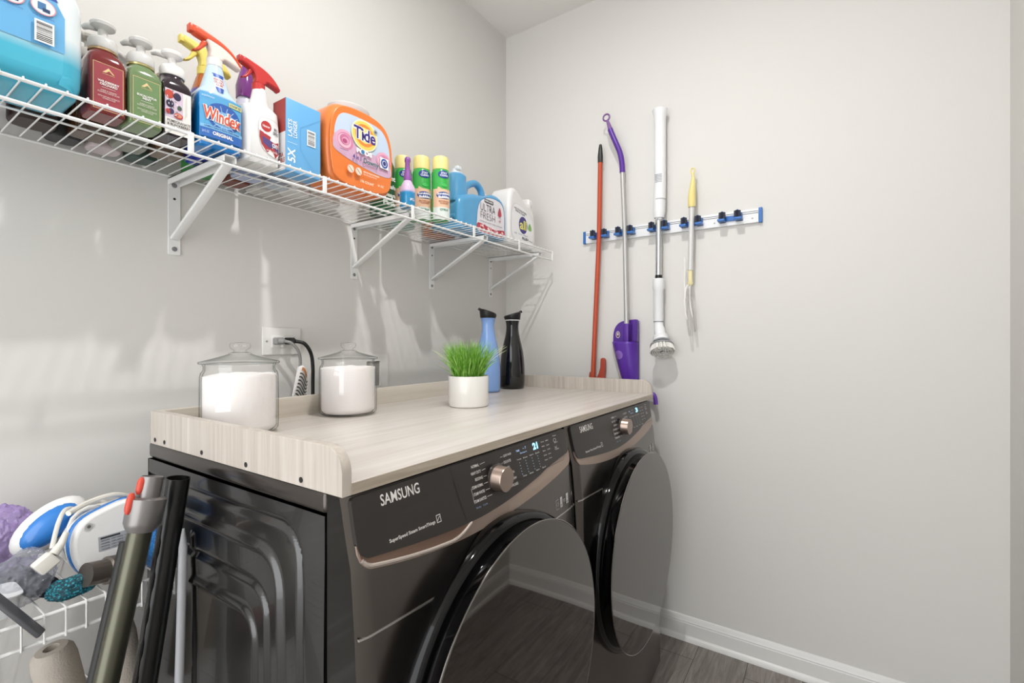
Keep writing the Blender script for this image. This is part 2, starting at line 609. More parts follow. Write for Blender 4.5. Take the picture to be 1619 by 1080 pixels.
CYC_W = [('NORMAL', 0), ('HEAVY DUTY', 1), ('BEDDING', 2), ('STEAM NORMAL', 3), ('STEAM WHITES', 4), ('STEAM SANITIZE', 5)]
CYC_WR = ['QUICK WASH', 'DELICATES', 'TOWELS', 'RINSE+SPIN', 'SELF CLEAN+', 'DOWNLOADED']
CYC_D = [('NORMAL', 0), ('HEAVY DUTY', 1), ('BEDDING', 2), ('TOWELS', 3), ('PERM PRESS', 4), ('STEAM SANITIZE', 5)]
CYC_DR = ['QUICK DRY', 'DELICATES', 'WOOL', 'AIR FLUFF', 'TIME DRY', 'DOWNLOADED']
def machine(name, label, cat, yc, w, left, right, digits, sub, handle):
    t = thing(name, label, cat, (0, yc, 0))
    H = 0.985
    # cabinet with embossed left side: a height field on the -y side
    g = M()
    x0, x1, z0, z1 = 0.13, 0.768, 0.03, 0.963
    loops = [([(0.10, 0.925), (0.705, 0.930), (0.726, 0.0)], 0.060, 0.009, -0.0050),
             ([(0.10, 0.879), (0.648, 0.878), (0.686, 0.0)], 0.065, 0.013, 0.007),
             ([(0.10, 0.806), (0.612, 0.811), (0.622, 0.0)], 0.055, 0.010, -0.006),
             ([(0.352, 0.756), (0.574, 0.758), (0.580, 0.0)], 0.050, 0.012, 0.006),
             ([(0.345, 0.84), (0.350, 0.76), (0.354, 0.0)], 0.020, 0.011, 0.006)]
    def fillet(p, r):
        a, b, c = [Vector(q) for q in p]
        s0, s1 = b + (a - b).normalized() * r, b + (c - b).normalized() * r
        return [tuple(a)] + [tuple(s0 * (1 - k) ** 2 + b * 2 * k * (1 - k) + s1 * k * k) for k in [q / 12 for q in range(13)]] + [tuple(c)]
    sl = [(fillet(p, r), wd, hh) for p, r, wd, hh in loops]
    def dist(px, pz, pl):
        best = 9
        for (ax, az), (bx, bz) in zip(pl, pl[1:]):
            dx, dz = bx - ax, bz - az
            L = dx * dx + dz * dz
            u = 0 if L == 0 else max(0, min(1, ((px - ax) * dx + (pz - az) * dz) / L))
            q = (px - ax - u * dx) ** 2 + (pz - az - u * dz) ** 2
            best = min(best, q)
        return math.sqrt(best)
    def side(u, v):
        x, z = x0 + (x1 - x0) * u, z0 + (z1 - z0) * v
        y = -w / 2
        if left:
            for pl, wd, hh in sl:
                d = dist(x, z, pl) / wd
                if d < 1:
                    y -= hh * (0.5 + 0.5 * math.cos(PI * d))
            # slow pressing of the sheet
            y += 0.002 * math.sin(x * 9 + 1) * math.sin(z * 7)
        return (x, y, z)
    g.grid(190 if left else 2, 230 if left else 2, side, SIDE)
    g.add([(x0, w / 2, z0), (x1, w / 2, z0), (x1, w / 2, z1), (x0, w / 2, z1)], [[3, 2, 1, 0]], SIDE, False)
    g.add([(x0, -w / 2, z0), (x0, w / 2, z0), (x0, w / 2, z1), (x0, -w / 2, z1)], [[0, 1, 2, 3][::-1]], SIDE, False)
    g.add([(x1, -w / 2, z0), (x1, w / 2, z0), (x1, w / 2, z1), (x1, -w / 2, z1)], [[0, 1, 2, 3]], SIDE, False)
    g.add([(x0, -w / 2, z0), (x1, -w / 2, z0), (x1, w / 2, z0), (x0, w / 2, z0)], [[3, 2, 1, 0]], SIDE, False)
    g.build('cabinet', t)
    M().box((x0 + 0.004, -w / 2 - 0.001, 0.9655), (0.772, w / 2 + 0.001, 1.0005), mat('55504c', 0.2, 0.8), 0.008).build('lid', t)
    # front frame
    fr = M()
    def fskin(u, v):
        y, z = -w / 2 + w * u, 0.03 + (0.997 - 0.03) * v
        return (F(y, z), y, z)
    nu, nv = 48, 60
    fr.grid(nu, nv, fskin, BODY)
    for sgn in (-1, 1):
        fr.grid(6, nv, lambda u, v, sgn=sgn: (0.774 + (F(sgn * w / 2, 0.03 + 0.967 * v) - 0.774) * u, sgn * w / 2, 0.03 + 0.967 * v), mat('2a2725', 0.08, 0.6))
    fr.grid(nu, 2, lambda u, v: (0.774 + (F(-w / 2 + w * u, 0.997) - 0.774) * v, -w / 2 + w * u, 0.997), GBLACK)
    fr.build('front_panel', t)
    sm_ = front_patch(-w / 2 + 0.002, w / 2 - 0.002, lambda y: 0.8035, lambda y: 0.8065, 0.0012, 0.003, mat('c9c4c0', 0.25, 0.9), nv=1)
    sm_.build('seam_line', t)
    # control panel
    py0, py1 = -w / 2 + 0.008, w / 2 - 0.006
    rr = arc_round(py0, py1, 0.018)
    r2 = arc_round(py0, py1, 0.008)
    def pl_lo(y):
        s = (y - py0) / (py1 - py0)
        return 0.913 - 0.017 * math.sin(PI * min(1, s * 1.25)) + 0.026 * max(0, s - 0.4) + rr(y) + (0.012 * max(0, s - 0.75) / 0.25)
    pl_hi = lambda y: 0.9965 - r2(y)
    p = front_patch(py0, py1, pl_lo, pl_hi, 0.0045, 0.008, PANEL, nu=220, nv=6).build('control_panel', t)
    # copper strip, a crescent under the panel
    def st_lo(y):
        s = (y - py0) / (py1 - py0)
        k = s - 0.36
        return (0.873 + (0.20 * k * k if k < 0 else 0.100 * k * k)) + arc_round(py0, py1, 0.020)(y)
    strip = front_patch(py0, py1, lambda y: min(st_lo(y), pl_lo(y) - 0.0005), lambda y: pl_lo(y) + 0.002, 0.002, 0.004, COPPER, nu=220, nv=6).build('trim_strip', t)
    if handle:
        # dark finger recess of the detergent drawer and its bright lower lip
        ye = py0 + 0.235
        def taper(y):
            s = max(0, min(1, (y - (ye - 0.055)) / 0.055))
            return s * s
        q = front_patch(py0 + 0.003, ye, lambda y: st_lo(y) + 0.007 + taper(y) * (pl_lo(y) - st_lo(y) - 0.008), lambda y: pl_lo(y) + 0.0005, 0.0026, 0.002, COPPERD, nu=40, nv=4).build('drawer_recess', strip)
        q['label'] = 'dark brown finger recess of the detergent drawer'
        lip = M()
        pts = []
        for i in range(41):
            y = py0 + 0.004 + (ye - py0 - 0.002) * i / 40
            z = st_lo(y) + 0.005 + taper(y) * (pl_lo(y) - st_lo(y) - 0.007)
            pts.append((F(y, z) + 0.003, y, z))
        lip.tube(pts, 0.0032, mat('cdbfb4', 0.25, 0.6)).build('drawer_lip', strip)
        M().add([(F(y, z) + 0.005, y + d, z) for (y, z) in ((py0 + 0.208, 0.9962), (py0 + 0.222, 0.903)) for d in (0, 0.0011)][:4], [[0, 1, 3, 2]], BLACK, False).build('drawer_seam', p)
    # printed words on the panel
    W_ = 'ded9d4'
    fm = front_map(0, 0, 0.0045)
    d = Decal(0.0003, 0.0001, 0.5)
    d.text('SAMSUNG', -0.280, 0.9725, -0.200, 0.989, W_, 0.012)
    d.text(sub, -0.276, 0.9175, -0.180, 0.9240, W_, 0.015)
    d.frame(-0.176, 0.918, -0.166, 0.930, 0.001, W_)
    d.line(-0.175, 0.921, -0.168, 0.927, 0.001, W_)
    kx = 0.003 if handle else 0.007   # knob centre
    kz = 0.950
    Lw = [0.030, 0.038, 0.030, 0.043, 0.043, 0.047]
    for (tx, i), lw in zip(left, Lw):
        z = 0.984 - i * 0.0118
        xr = kx - 0.044 + (0.002 * i if i < 3 else 0)
        d.text(tx, xr - lw * 0.78, z - 0.0026, xr, z + 0.0026, W_, 0.01)
        d.line(xr + 0.003, z, kx - 0.027 + (0.002 if i in (0, 5) else 0), z + (0.001 if i < 2 else 0), 0.0007, W_)
    for i, tx in enumerate(right):
        z = 0.984 - i * 0.0118
        xl = kx + 0.034 + (0.003 if i in (0, 5) else 0)
        d.line(kx + 0.026, z, xl - 0.003, z, 0.0007, W_)
        d.text(tx, xl, z - 0.0026, xl + 0.0029 * len(tx), z + 0.0026, W_, 0.01)
    d.line(kx - 0.082, 0.949, kx - 0.082, 0.925, 0.0006, W_)
    d.text('Bixby   Cycle', kx - 0.080, 0.9125, kx - 0.046, 0.9165, '7f93b4', 0.01)
    # touch field
    sx0, sx1, sz0, sz1 = kx + 0.072, kx + 0.285, 0.928, 0.992
    d.frame(sx0, sz0, sx1, sz1, 0.0006, '0e0e0e')
    d.build('panel_lettering', p, fm, 'white cycle names and logo printed on the panel')
    e = Decal(0.0004, 0.0001, 0.3)
    e.text(digits, kx + 0.128, 0.974, kx + 0.141, 0.989, '8fd6f5', 0.05, emit=1.6)
    e.text('TIME', kx + 0.088, 0.982, kx + 0.096, 0.986, '8fb0d8', 0.02, emit=0.5)
    e.text('~ 7', kx + 0.104, 0.983, kx + 0.112, 0.988, '8fb0d8', 0.02, emit=0.5)
    e.text('Smart', kx + 0.096, 0.976, kx + 0.112, 0.979, '8fb0d8', 0.02, emit=0.5)
    for c_, ux in enumerate((0.090, 0.104, 0.119, 0.133)):
        e.text(['Temp', 'Rinse', 'Spin', 'Soil'][c_], kx + ux - 0.004, 0.965, kx + ux + 0.006, 0.968, W_, 0.01)
        for r_ in range(5):
            e.rect(kx + ux, 0.959 - r_ * 0.0058, kx + ux + 0.0014, 0.9604 - r_ * 0.0058, '9fb9da', 1, 1, emit=0.25)
    for c_, ux in enumerate((0.148, 0.160)):
        for r_ in range(5):
            e.text(['Delay', 'My', 'Steam', 'Child', 'Smart'][(r_ + c_) % 5], kx + ux, 0.984 - r_ * 0.010, kx + ux + 0.008, 0.9866 - r_ * 0.010, W_, 0.01)
    for i, tx in enumerate(('Power', 'Start', 'Hold')):
        e.text(tx, kx + 0.182, 0.989 - i * 0.016, kx + 0.192, 0.9915 - i * 0.016, W_, 0.01)
    for i, tx in enumerate(('Temp', 'Rinse', 'Spin', 'Soil')):
        e.text(tx, kx + 0.088 + i * 0.016, 0.9315, kx + 0.097 + i * 0.016, 0.9345, W_, 0.01)
    e.ring(kx + 0.184, 0.980, 0.004, 0.0045, 0.0007, W_)
    e.line(kx + 0.180, 0.960, kx + 0.187, 0.966, 0.0007, W_)
    e.line(kx + 0.180, 0.966, kx + 0.187, 0.960, 0.0007, W_)
    e.build('touch_display', p, lambda u, v, h: fm(kx + 0.082 + (u - kx - 0.085) * 1.75, v, h), 'lit blue digits and small touch symbols')
    # knob
    T = Matrix.Translation((F(kx, kz) + 0.004, kx, kz)) @ Matrix.Rotation(math.radians(90 + 8), 4, 'Y')
    T = Matrix.Translation((F(kx, kz) + 0.004, kx, kz)) @ Matrix.Rotation(math.radians(90), 4, 'Y') @ Matrix.Rotation(math.radians(0), 4, 'X')
    kb = M().lathe([(0.0285, 0.0), (0.0285, 0.004), (0.026, 0.005)], mat('6f6a68', 0.2, 0.8), 48, T)
    kn = kb.lathe([(0.0255, 0.004), (0.0255, 0.007), (0.0245, 0.009), (0.0245, 0.026), (0.0235, 0.028), (0.0, 0.0282)], mat('a89487', 0.28, 0.85), 48, T)
    kn.build('dial_knob', t)
    # door
    dz = 0.58
    D = Matrix.Translation((0, 0, dz)) @ Matrix.Rotation(PI / 2, 4, 'Y')
    ring = M().lathe([(0.298, 0.840), (0.302, 0.866), (0.3010, 0.874), (0.2985, 0.881), (0.293, 0.885), (0.2875, 0.8865), (0.283, 0.886)], GBLACK, 128, D)
    ring.lathe([(0.283, 0.8855), (0.282, 0.896), (0.284, 0.9085), (0.289, 0.9125)], GBLACK, 128, D)
    dr = ring.build('door', t)
    gp = M().lathe([(0.289, 0.9122), (0.2915, 0.9145), (0.2915, 0.9165), (0.290, 0.9178), (0.26, 0.9182), (0.18, 0.9186), (0.09, 0.9188), (0.0, 0.9189)], DOORM, 160, D).build('door_glass', dr)
    gp['label'] = 'mirror-dark round door face'
    ed = M().tube([(0.9165, 0.2922 * math.cos(a * PI / 64), dz + 0.2922 * math.sin(a * PI / 64)) for a in range(128)], 0.0012, mat('a8a4a0', 0.15, 1.0), 6, closed=True).build('door_rim', dr)
    # small printed icons on the right shoulder
    s = Decal(0.0006, 0.0001)
    s.frame(0.225, 0.822, 0.240, 0.845, 0.0010, 'c9c6c2')
    s.ring(0.2325, 0.834, 0.0045, 0.0045, 0.001, 'c9c6c2')
    s.rect(0.247, 0.822, 0.259, 0.846, 'd8d6d3')
    s.text('Smart\nCare', 0.263, 0.830, 0.277, 0.838, 'c9c6c2', 0.01)
    s.rect(0.281, 0.822, 0.293, 0.846, 'd8d6d3')
    s.text('!\n=', 0.250, 0.825, 0.256, 0.842, '2a2a2a', 0.02)
    s.text('i\n=', 0.284, 0.825, 0.290, 0.842, '2a2a2a', 0.02)
    s.build('icon_sticker', t, front_map(0, 0, 0))
    for sx in (0.2, 0.74):
        for sy in (-w / 2 + 0.06, w / 2 - 0.06):
            M().lathe([(0.022, 0), (0.022, 0.012), (0.012, 0.014), (0.012, 0.032)], BLACK, 16, Matrix.Translation((sx, sy, 0))).build('foot', t)
    return t
WY, DYC, MW = 0.765, 1.4565, 0.676
machine('washing_machine', 'dark stainless front-load washer nearest the camera, with copper drawer handle', 'washing machine', WY, MW, CYC_W, CYC_WR, '21', 'SuperSpeed Steam SmartThings', True)
machine('clothes_dryer', 'dark stainless front-load dryer in the corner by the far wall', 'dryer', DYC, MW, CYC_D, CYC_DR, '3', 'Sensor Dry SmartThings', False)

# ------------------------------------------------------------ laundry countertop
WOODT = wood_mat('pale_wood_top', (34, 1.6, 34), [(0.3, 'bab1a8'), (0.5, 'c9c2bb'), (0.7, 'd2cdc8')], 0.30)
WOODV = wood_mat('pale_wood_side', (90, 90, 2.5), [(0.3, 'a89e93'), (0.5, 'b9b0a6'), (0.7, 'c6bfb6')], 0.4)
WOODB = wood_mat('pale_wood_back', (34, 1.6, 30), [(0.3, 'b9b0a2'), (0.5, 'c6beb2'), (0.7, 'd0c9be')], 0.4)
CX0, CX1, CY0, CY1, CZ, CT, RT = 0.165, 0.8175, 0.420, 1.842, 1.0015, 0.0175, 0.0165
ct = thing('laundry_countertop', 'pale wood-grain countertop with raised rails lying across both machines', 'countertop', (0, 0, 0))
M().box((CX0 + RT, CY0 + RT, CZ), (CX1, CY1 - RT, CZ + CT), WOODT, 0.0008).build('top_board', ct)
M().box((CX1 + 0.0001, CY0 + RT, CZ + 0.0003), (CX1 + 0.0009, CY1 - RT, CZ + CT - 0.0008), wood_mat('shaded_edge_wood', (60, 3, 90), [(0.3, '9c9080'), (0.5, 'aea292'), (0.7, 'bcb1a3')], 0.4)).build('shaded_edge', ct)  # shade on the front edge, painted as a darker tan strip
def rail_plate(x0, x1, z0, z1, r):
    pts = [(x0, z0), (x1, z0), (x1, z1 - r)]
    pts += [(x1 - r + r * math.cos(a), z1 - r + r * math.sin(a)) for a in [PI / 2 * i / 10 for i in range(1, 11)]]
    pts += [(x0, z1)]
    return pts
for yy in (CY0, CY1 - RT):
    q = plate([rail_plate(CX0, CX1, CZ, 1.0715, 0.038)], RT, 0.0006, WOODV, Matrix.Translation((0, yy + RT / 2, 0)), A=XZ)
    rl = q.build('side_rail', ct)
    if yy == CY0:
        for sx in (0.188, 0.235, 0.40, 0.56, 0.72):
            M().lathe([(0.0045, 0), (0.0045, 0.0006), (0.0015, 0.0002), (0, 0.0002)], DSCREW, 16, Matrix.Translation((sx, yy - 0.0003, 1.0115)) @ Matrix.Rotation(PI / 2, 4, 'X')).build('screw', rl)
M().box((CX0, CY0 + RT, CZ), (CX0 + RT, CY1 - RT, 1.0715), WOODB, 0.0006).build('back_rail', ct)
TOP = CZ + CT

# ------------------------------------------------------------ glass jars with powder
def powder_mat():
    m, nt, b = node_mat('white_powder')
    tc = nt.nodes.new('ShaderNodeTexCoord')
    nz = nt.nodes.new('ShaderNodeTexNoise')
    nz.inputs['Scale'].default_value = 38
    nz.inputs['Detail'].default_value = 6
    nt.links.new(tc.outputs['Object'], nz.inputs['Vector'])
    bp = nt.nodes.new('ShaderNodeBump')
    bp.inputs['Strength'].default_value = 0.5
    bp.inputs['Distance'].default_value = 0.004
    nt.links.new(nz.outputs['Fac'], bp.inputs['Height'])
    nt.links.new(bp.outputs['Normal'], b.inputs['Normal'])
    b.inputs['Base Color'].default_value = rgb('f1ecea')
    b.inputs['Roughness'].default_value = 0.95
    return m
PWD = powder_mat()
def jar(label, x, y, fill, seed):
    t = thing('glass_jar', label, 'jar', (x, y, TOP + 0.0005), group='glass jars of powder on the countertop')
    R, r = 0.0765, 0.0725
    outer = [(0.0, 0.0), (0.060, 0.0), (0.070, 0.002), (R, 0.010), (R + 0.0005, 0.03), (R, 0.125), (0.0745, 0.134), (0.070, 0.140), (0.0695, 0.148), (0.0715, 0.1505), (0.0715, 0.153)]
    inner = [(0.0675, 0.153), (0.0665, 0.148), (0.067, 0.139), (0.0705, 0.132), (r, 0.122), (r, 0.012), (0.066, 0.0055), (0.0, 0.0055)]
    M().lathe(outer + inner, GLASS, 64).build('jar_body', t)
    g = M()
    n, k = 48, 14
    rnd = random.Random(seed)
    def top(px, py):
        return fill + 0.006 * noise.noise(Vector((px * 25 + seed, py * 25, 0))) + 0.004 * (px / r)
    rp = r - 0.0008
    prof = [(0.0, 0.0065), (0.064, 0.0065), (0.0705, 0.0135), (rp, 0.020)]
    vs, fs = [], []
    for a, b in prof + [(rp, 0.0), (rp * 0.97, 0.001), (rp * 0.8, 0.003), (rp * 0.5, 0.004), (rp * 0.2, 0.003), (0.0001, 0.003)]:
        for j in range(n):
            th = 2 * PI * j / n
            px, py = max(a, 1e-4) * math.cos(th), max(a, 1e-4) * math.sin(th)
            z = b if (a, b) in prof else top(px, py) + b
            vs.append((px, py, z))
    rows = len(vs) // n
    for i in range(rows - 1):
        for j in range(n):
            fs.append([i * n + j, i * n + (j + 1) % n, (i + 1) * n + (j + 1) % n, (i + 1) * n + j])
    g.add(vs, fs, PWD)
    g.build('powder', t)
    lid = M().lathe([(0.0, 0.1575), (0.064, 0.1545), (0.066, 0.1535), (0.0785, 0.1535), (0.0795, 0.1555), (0.0785, 0.1578), (0.072, 0.1595), (0.050, 0.1655), (0.030, 0.1715), (0.022, 0.1745), (0.0225, 0.1765), (0.014, 0.1785), (0.0115, 0.182), (0.0175, 0.1855), (0.0205, 0.190), (0.0205, 0.195), (0.018, 0.199), (0.0, 0.200)], GLASS, 64).build('lid', t)
    return t
jar('lidded glass jar of white powder nearest the camera, at the left rail', 0.300, 0.540, 0.1275, 3)
jar('lidded glass jar of white powder below the wall outlet, by the back rail', 0.266, 0.851, 0.1285, 9)

# ------------------------------------------------------------ potted grass
pt = thing('potted_grass', 'artificial green grass in a round white glazed pot on the countertop', 'potted plant', (0.442, 1.167, TOP + 0.0005))
M().lathe([(0.0, 0.0), (0.058, 0.0), (0.0615, 0.003), (0.0625, 0.012), (0.0628, 0.093), (0.0615, 0.0955), (0.0595, 0.0945), (0.0590, 0.082), (0.0, 0.082)], mat('ece9e3', 0.16, coat=0.4), 64).build('pot', pt)
soil = M().lathe([(0.0585, 0.0822), (0.04, 0.0855), (0.0, 0.0862)], mat('3b4a24', 0.9, bump=0.5), 32).build('soil', pt)
def grass_mat():
    m, nt, b = node_mat('grass_blade')
    tc = nt.nodes.new('ShaderNodeTexCoord')
    nz = nt.nodes.new('ShaderNodeTexNoise')
    nz.inputs['Scale'].default_value = 60
    nt.links.new(tc.outputs['Object'], nz.inputs['Vector'])
    c = ramp(nt, nz.outputs['Fac'], [(0.3, '4f8a22'), (0.5, '76b03a'), (0.7, 'a3cf68')])
    nt.links.new(c, b.inputs['Base Color'])
    b.inputs['Roughness'].default_value = 0.45
    b.inputs['Subsurface Weight'].default_value = 0.0
    return m
GR = grass_mat()
gg = M()
rnd = random.Random(4)
for i in range(520):
    a = rnd.uniform(0, 2 * PI)
    rr = 0.050 * math.sqrt(rnd.random())
    bx, by = rr * math.cos(a), rr * math.sin(a)
    L = rnd.uniform(0.085, 0.142)
    lean = 0.012 + rr * rnd.uniform(0.4, 1.15) + (0.03 if rnd.random() < 0.06 else 0)
    a2 = a + rnd.uniform(-0.7, 0.7)
    dx, dy = math.cos(a2) * lean, math.sin(a2) * lean
    wv = rnd.uniform(0.0011, 0.0021)
    tw = rnd.uniform(0, PI)
    sx, sy = math.cos(tw) * wv, math.sin(tw) * wv
    h = math.sqrt(max(0.001, L * L - lean * lean))
    vs = []
    for q in range(6):
        s = q / 5
        cx, cy, cz = bx + dx * s ** 1.7, by + dy * s ** 1.7, 0.084 + h * (s - 0.10 * s * s * (lean / 0.05))
        ww = (0.75 + 0.5 * s - 1.2 * s ** 3)
        if q == 5:
            vs.append((cx, cy, cz))
        else:
            vs += [(cx - sx * ww, cy - sy * ww, cz), (cx + sx * ww, cy + sy * ww, cz)]
    gg.add(vs, [[2 * q, 2 * q + 1, 2 * q + 3, 2 * q + 2] for q in range(4)] + [[8, 9, 10]], GR)
# a few pale long stems
for a, L in ((2.6, 0.13), (2.9, 0.12), (-2.2, 0.125), (-1.9, 0.12), (0.6, 0.135), (0.9, 0.14), (0.45, 0.12)):
    dx, dy = math.cos(a) * 0.10, math.sin(a) * 0.10
    pts = [(dx * 0.3 + dx * 0.9 * s ** 1.3, dy * 0.3 + dy * 0.9 * s ** 1.3, 0.085 + L * (s - 0.25 * s * s)) for s in [q / 6 for q in range(7)]]
    gg.tube(pts, [0.0009] * 6 + [0.0003], mat('c9d6a8', 0.5), 5)
gr = gg.build('grass', pt)
gr['kind'] = 'stuff'

# ------------------------------------------------------------ carafes
def carafe(label, x, y, body, flip, sc=1.0, band='e9e9e6'):
    t = thing('carafe', label, 'carafe', (x, y, TOP + 0.0005))
    pr = [(0.0, 0.0), (0.042, 0.0), (0.050, 0.004), (0.0530, 0.012), (0.0545, 0.05), (0.0540, 0.09), (0.051, 0.13), (0.046, 0.165), (0.038, 0.20), (0.031, 0.23), (0.0275, 0.255), (0.0275, 0.275), (0.031, 0.295), (0.0315, 0.300)]
    M().lathe(smooth([(a * sc, b) for a, b in pr], False, 3), body, 48).build('body', t)
    M().lathe([(0.0320 * sc, 0.2935), (0.0330 * sc, 0.2940), (0.0330 * sc, 0.2965), (0.0325 * sc, 0.297)], mat(band, 0.4), 48).build('neck_band', t)
    ld = M()
    n = 40
    vs, fs = [], []
    R = 0.0345 * sc
    for ring in range(4):
        for j in range(n):
            a = 2 * PI * j / n
            tilt = 0.011 * math.cos(a - flip)
            if ring == 0: vs.append((R * 0.93 * math.cos(a), R * 0.93 * math.sin(a), 0.2975))
            if ring == 1: vs.append((R * 0.99 * math.cos(a), R * 0.99 * math.sin(a), 0.300))
            if ring == 2: vs.append((R * 1.09 * math.cos(a), R * 1.09 * math.sin(a), 0.320 + tilt))
            if ring == 3: vs.append((R * 1.04 * math.cos(a), R * 1.04 * math.sin(a), 0.324 + tilt))
    for i in range(3):
        for j in range(n):
            fs.append([i * n + j, i * n + (j + 1) % n, (i + 1) * n + (j + 1) % n, (i + 1) * n + j])
    fs.append([3 * n + j for j in range(n)])
    fs.append(list(range(n))[::-1])
    ld.add(vs, fs, mat('151515', 0.45))
    cf, sf = math.cos(flip), math.sin(flip)
    ld.tube([(R * 1.0 * cf, R * 1.0 * sf, 0.331), (R * 1.16 * cf, R * 1.16 * sf, 0.334), (R * 1.26 * cf, R * 1.26 * sf, 0.330)], [0.006, 0.006, 0.004], mat('151515', 0.45), 10)
    ld.build('pour_lid', t)
    return t
carafe('black glass carafe with black slanted lid near the far corner', 0.240, 1.720, mat('060607', 0.05, coat=0.5), 0.9)
carafe('light blue carafe with black slanted lid behind the potted grass', 0.238, 1.545, mat('7ba3e0', 0.12, coat=0.4), -2.2, 0.93, '7ba3e0')

# ------------------------------------------------------------ outlet, cords, supply box on the left wall
ot = thing('wall_outlet', 'white wide wall outlet plate on the left wall above the counter', 'outlet', (0, 0.8105, 1.2225))
M().box((0.0003, -0.0605, -0.041), (0.0065, 0.0605, 0.041), mat('e6e4e0', 0.35), 0.002).build('cover_plate', ot)
M().box((0.0066, -0.034, -0.0185), (0.0095, 0.034, 0.0185), mat('efede9', 0.3), 0.001).build('receptacle', ot)
for yy in (-0.048, 0.048):
    M().lathe([(0.003, 0), (0.003, 0.001), (0, 0.0012)], mat('b5b3af', 0.3, 0.5), 12, Matrix.Translation((0.0066, yy, 0)) @ Matrix.Rotation(PI / 2, 4, 'Y')).build('screw', ot)
def cord(name, label, col, py, pts, r):
    t = thing(name, label, 'power cord', (0, 0, 0))
    q = M().box((0.0098, py - 0.013, 1.213), (0.030, py + 0.013, 1.234), mat(col, 0.45), 0.004)
    q.tube([(0.028, py, 1.2235), (0.044, py + 0.006, 1.2225)], [0.009, 0.006], mat(col, 0.45), 12)
    q.build('plug', t)
    M().tube(smooth(pts, False, 8), r, mat(col, 0.4), 10).build('cable', t)
cord('power_cord', 'grey power cord plugged into the left socket of the outlet', '8f8d8b', 0.791, [(0.042, 0.797, 1.2225), (0.052, 0.812, 1.217), (0.054, 0.832, 1.195), (0.050, 0.842, 1.160), (0.046, 0.838, 1.12), (0.05, 0.83, 1.08), (0.06, 0.83, 0.8), (0.06, 0.83, 0.35)], 0.0045)
cord('power_cord', 'black power cord plugged into the right socket of the outlet', '141414', 0.826, [(0.042, 0.832, 1.2225), (0.056, 0.852, 1.215), (0.058, 0.872, 1.185), (0.056, 0.880, 1.14), (0.056, 0.880, 1.06), (0.062, 0.880, 0.8), (0.062, 0.88, 0.35)], 0.0055)
tg = thing('paper_tag', 'crumpled white printed warning tag hanging on the cords', 'tag', (0, 0, 0))
q = M()
def tagfn(u, v):
    return (0.070 + 0.012 * math.sin(u * 5) * v, 0.800 + 0.05 * u + 0.02 * v, 1.045 + 0.10 * v - 0.02 * u + 0.01 * math.sin(u * 7))
q.grid(12, 12, tagfn, mat('e6e2dd', 0.6))
solidify(q.build('tag_sheet', tg), 0.0008)
d = Decal(0.0016, 0.0001)
for i in range(7):
    d.rect(0.15, 0.15 + i * 0.1, 0.85, 0.19 + i * 0.1, '3a3a3a', 8, 1)
d.rect(0.2, 0.86, 0.6, 0.95, 'c87a3a', 8, 1)
d.build('tag_print', tg, lambda u, v, h: (tagfn(u, v)[0] + h, tagfn(u, v)[1], tagfn(u, v)[2]))
sb = thing('supply_box', 'white washer supply box recessed in the wall, seen past the second jar', 'outlet box', (0, 1.125, 1.11))
q = plate([rrect(-0.10, -0.066, 0.10, 0.066, 0.004), rrect(0.0, -0.050, 0.062, 0.040, 0.002)], 0.008, 0.001, mat('e4e2de', 0.4), Matrix.Translation((0.0045, 0, 0)))
q.build('flange', sb)
M().box((0.0005, -0.001, -0.049), (0.0015, 0.061, 0.039), mat('98938c', 0.6)).build('recess_back', sb)

# ------------------------------------------------------------ wire shelves
def wire_shelf(label, y0, y1, z, x1, clips, lip, vertical, step, x0=0.008, mid=True):
    t = thing('wire_shelf', label, 'wire shelf', (0, 0, z))
    M().tube([(x0, y0, -0.004), (x0, y1, -0.004)], 0.0028, WIRE).build('rear_rail', t)
    M().tube([(x1, y0, -0.004), (x1, y1, -0.004)], 0.0033, WIRE).build('front_rail', t)
    M().tube([(x1, y0, -lip), (x1, y1, -lip)], 0.0033, WIRE).build('lip_rail', t)
    if mid:
        M().tube([(0.175, y0, -0.0055), (0.175, y1, -0.0055)], 0.0022, WIRE).build('middle_rail', t)
    g = M()
    y = y0 + 0.004
    while y < y1 - 0.006:
        pts = [(x0, y, 0.0), (x1 + 0.0035, y, 0.0), (x1 + 0.0045, y, -0.006)]
        g.tube(pts, 0.0014, WIRE, 6)
        y += step
    w = g.build('deck_wires', t)
    if vertical:
        v = M()
        y = y0 + 0.004
        while y < y1:
            v.tube([(x1 + 0.004, y, -0.003), (x1 + 0.002, y, -lip - 0.003), (x1 - 0.01, y, -lip - 0.002), (x0, y, -lip + 0.0)] if False else [(x1 + 0.004, y, -0.001), (x1 + 0.004, y, -lip - 0.003), (x1 - 0.004, y, -lip - 0.004)], 0.0016, WIRE, 6)
            y += step
        v.build('lip_wires', t)
    for y in clips:
        M().box((x1 + 0.0005, y - 0.0055, -lip - 0.002), (x1 + 0.0045, y + 0.0055, 0.0), WIRE, 0.001).build('lip_clip', t)
    return t
SZ, SX = 1.641, 0.318
up = wire_shelf('white upper wire shelf on the left wall, loaded with cleaning bottles', -0.60, 1.930, SZ, SX, (0.105, 0.434, 0.738, 1.045, 1.349, 1.652), 0.042, False, 0.0264)
M().box((SX - 0.002, 1.9302, -0.046), (SX + 0.006, 1.934, 0.002), WIRE, 0.001).build('end_cap', up)
DECK = SZ + 0.0018
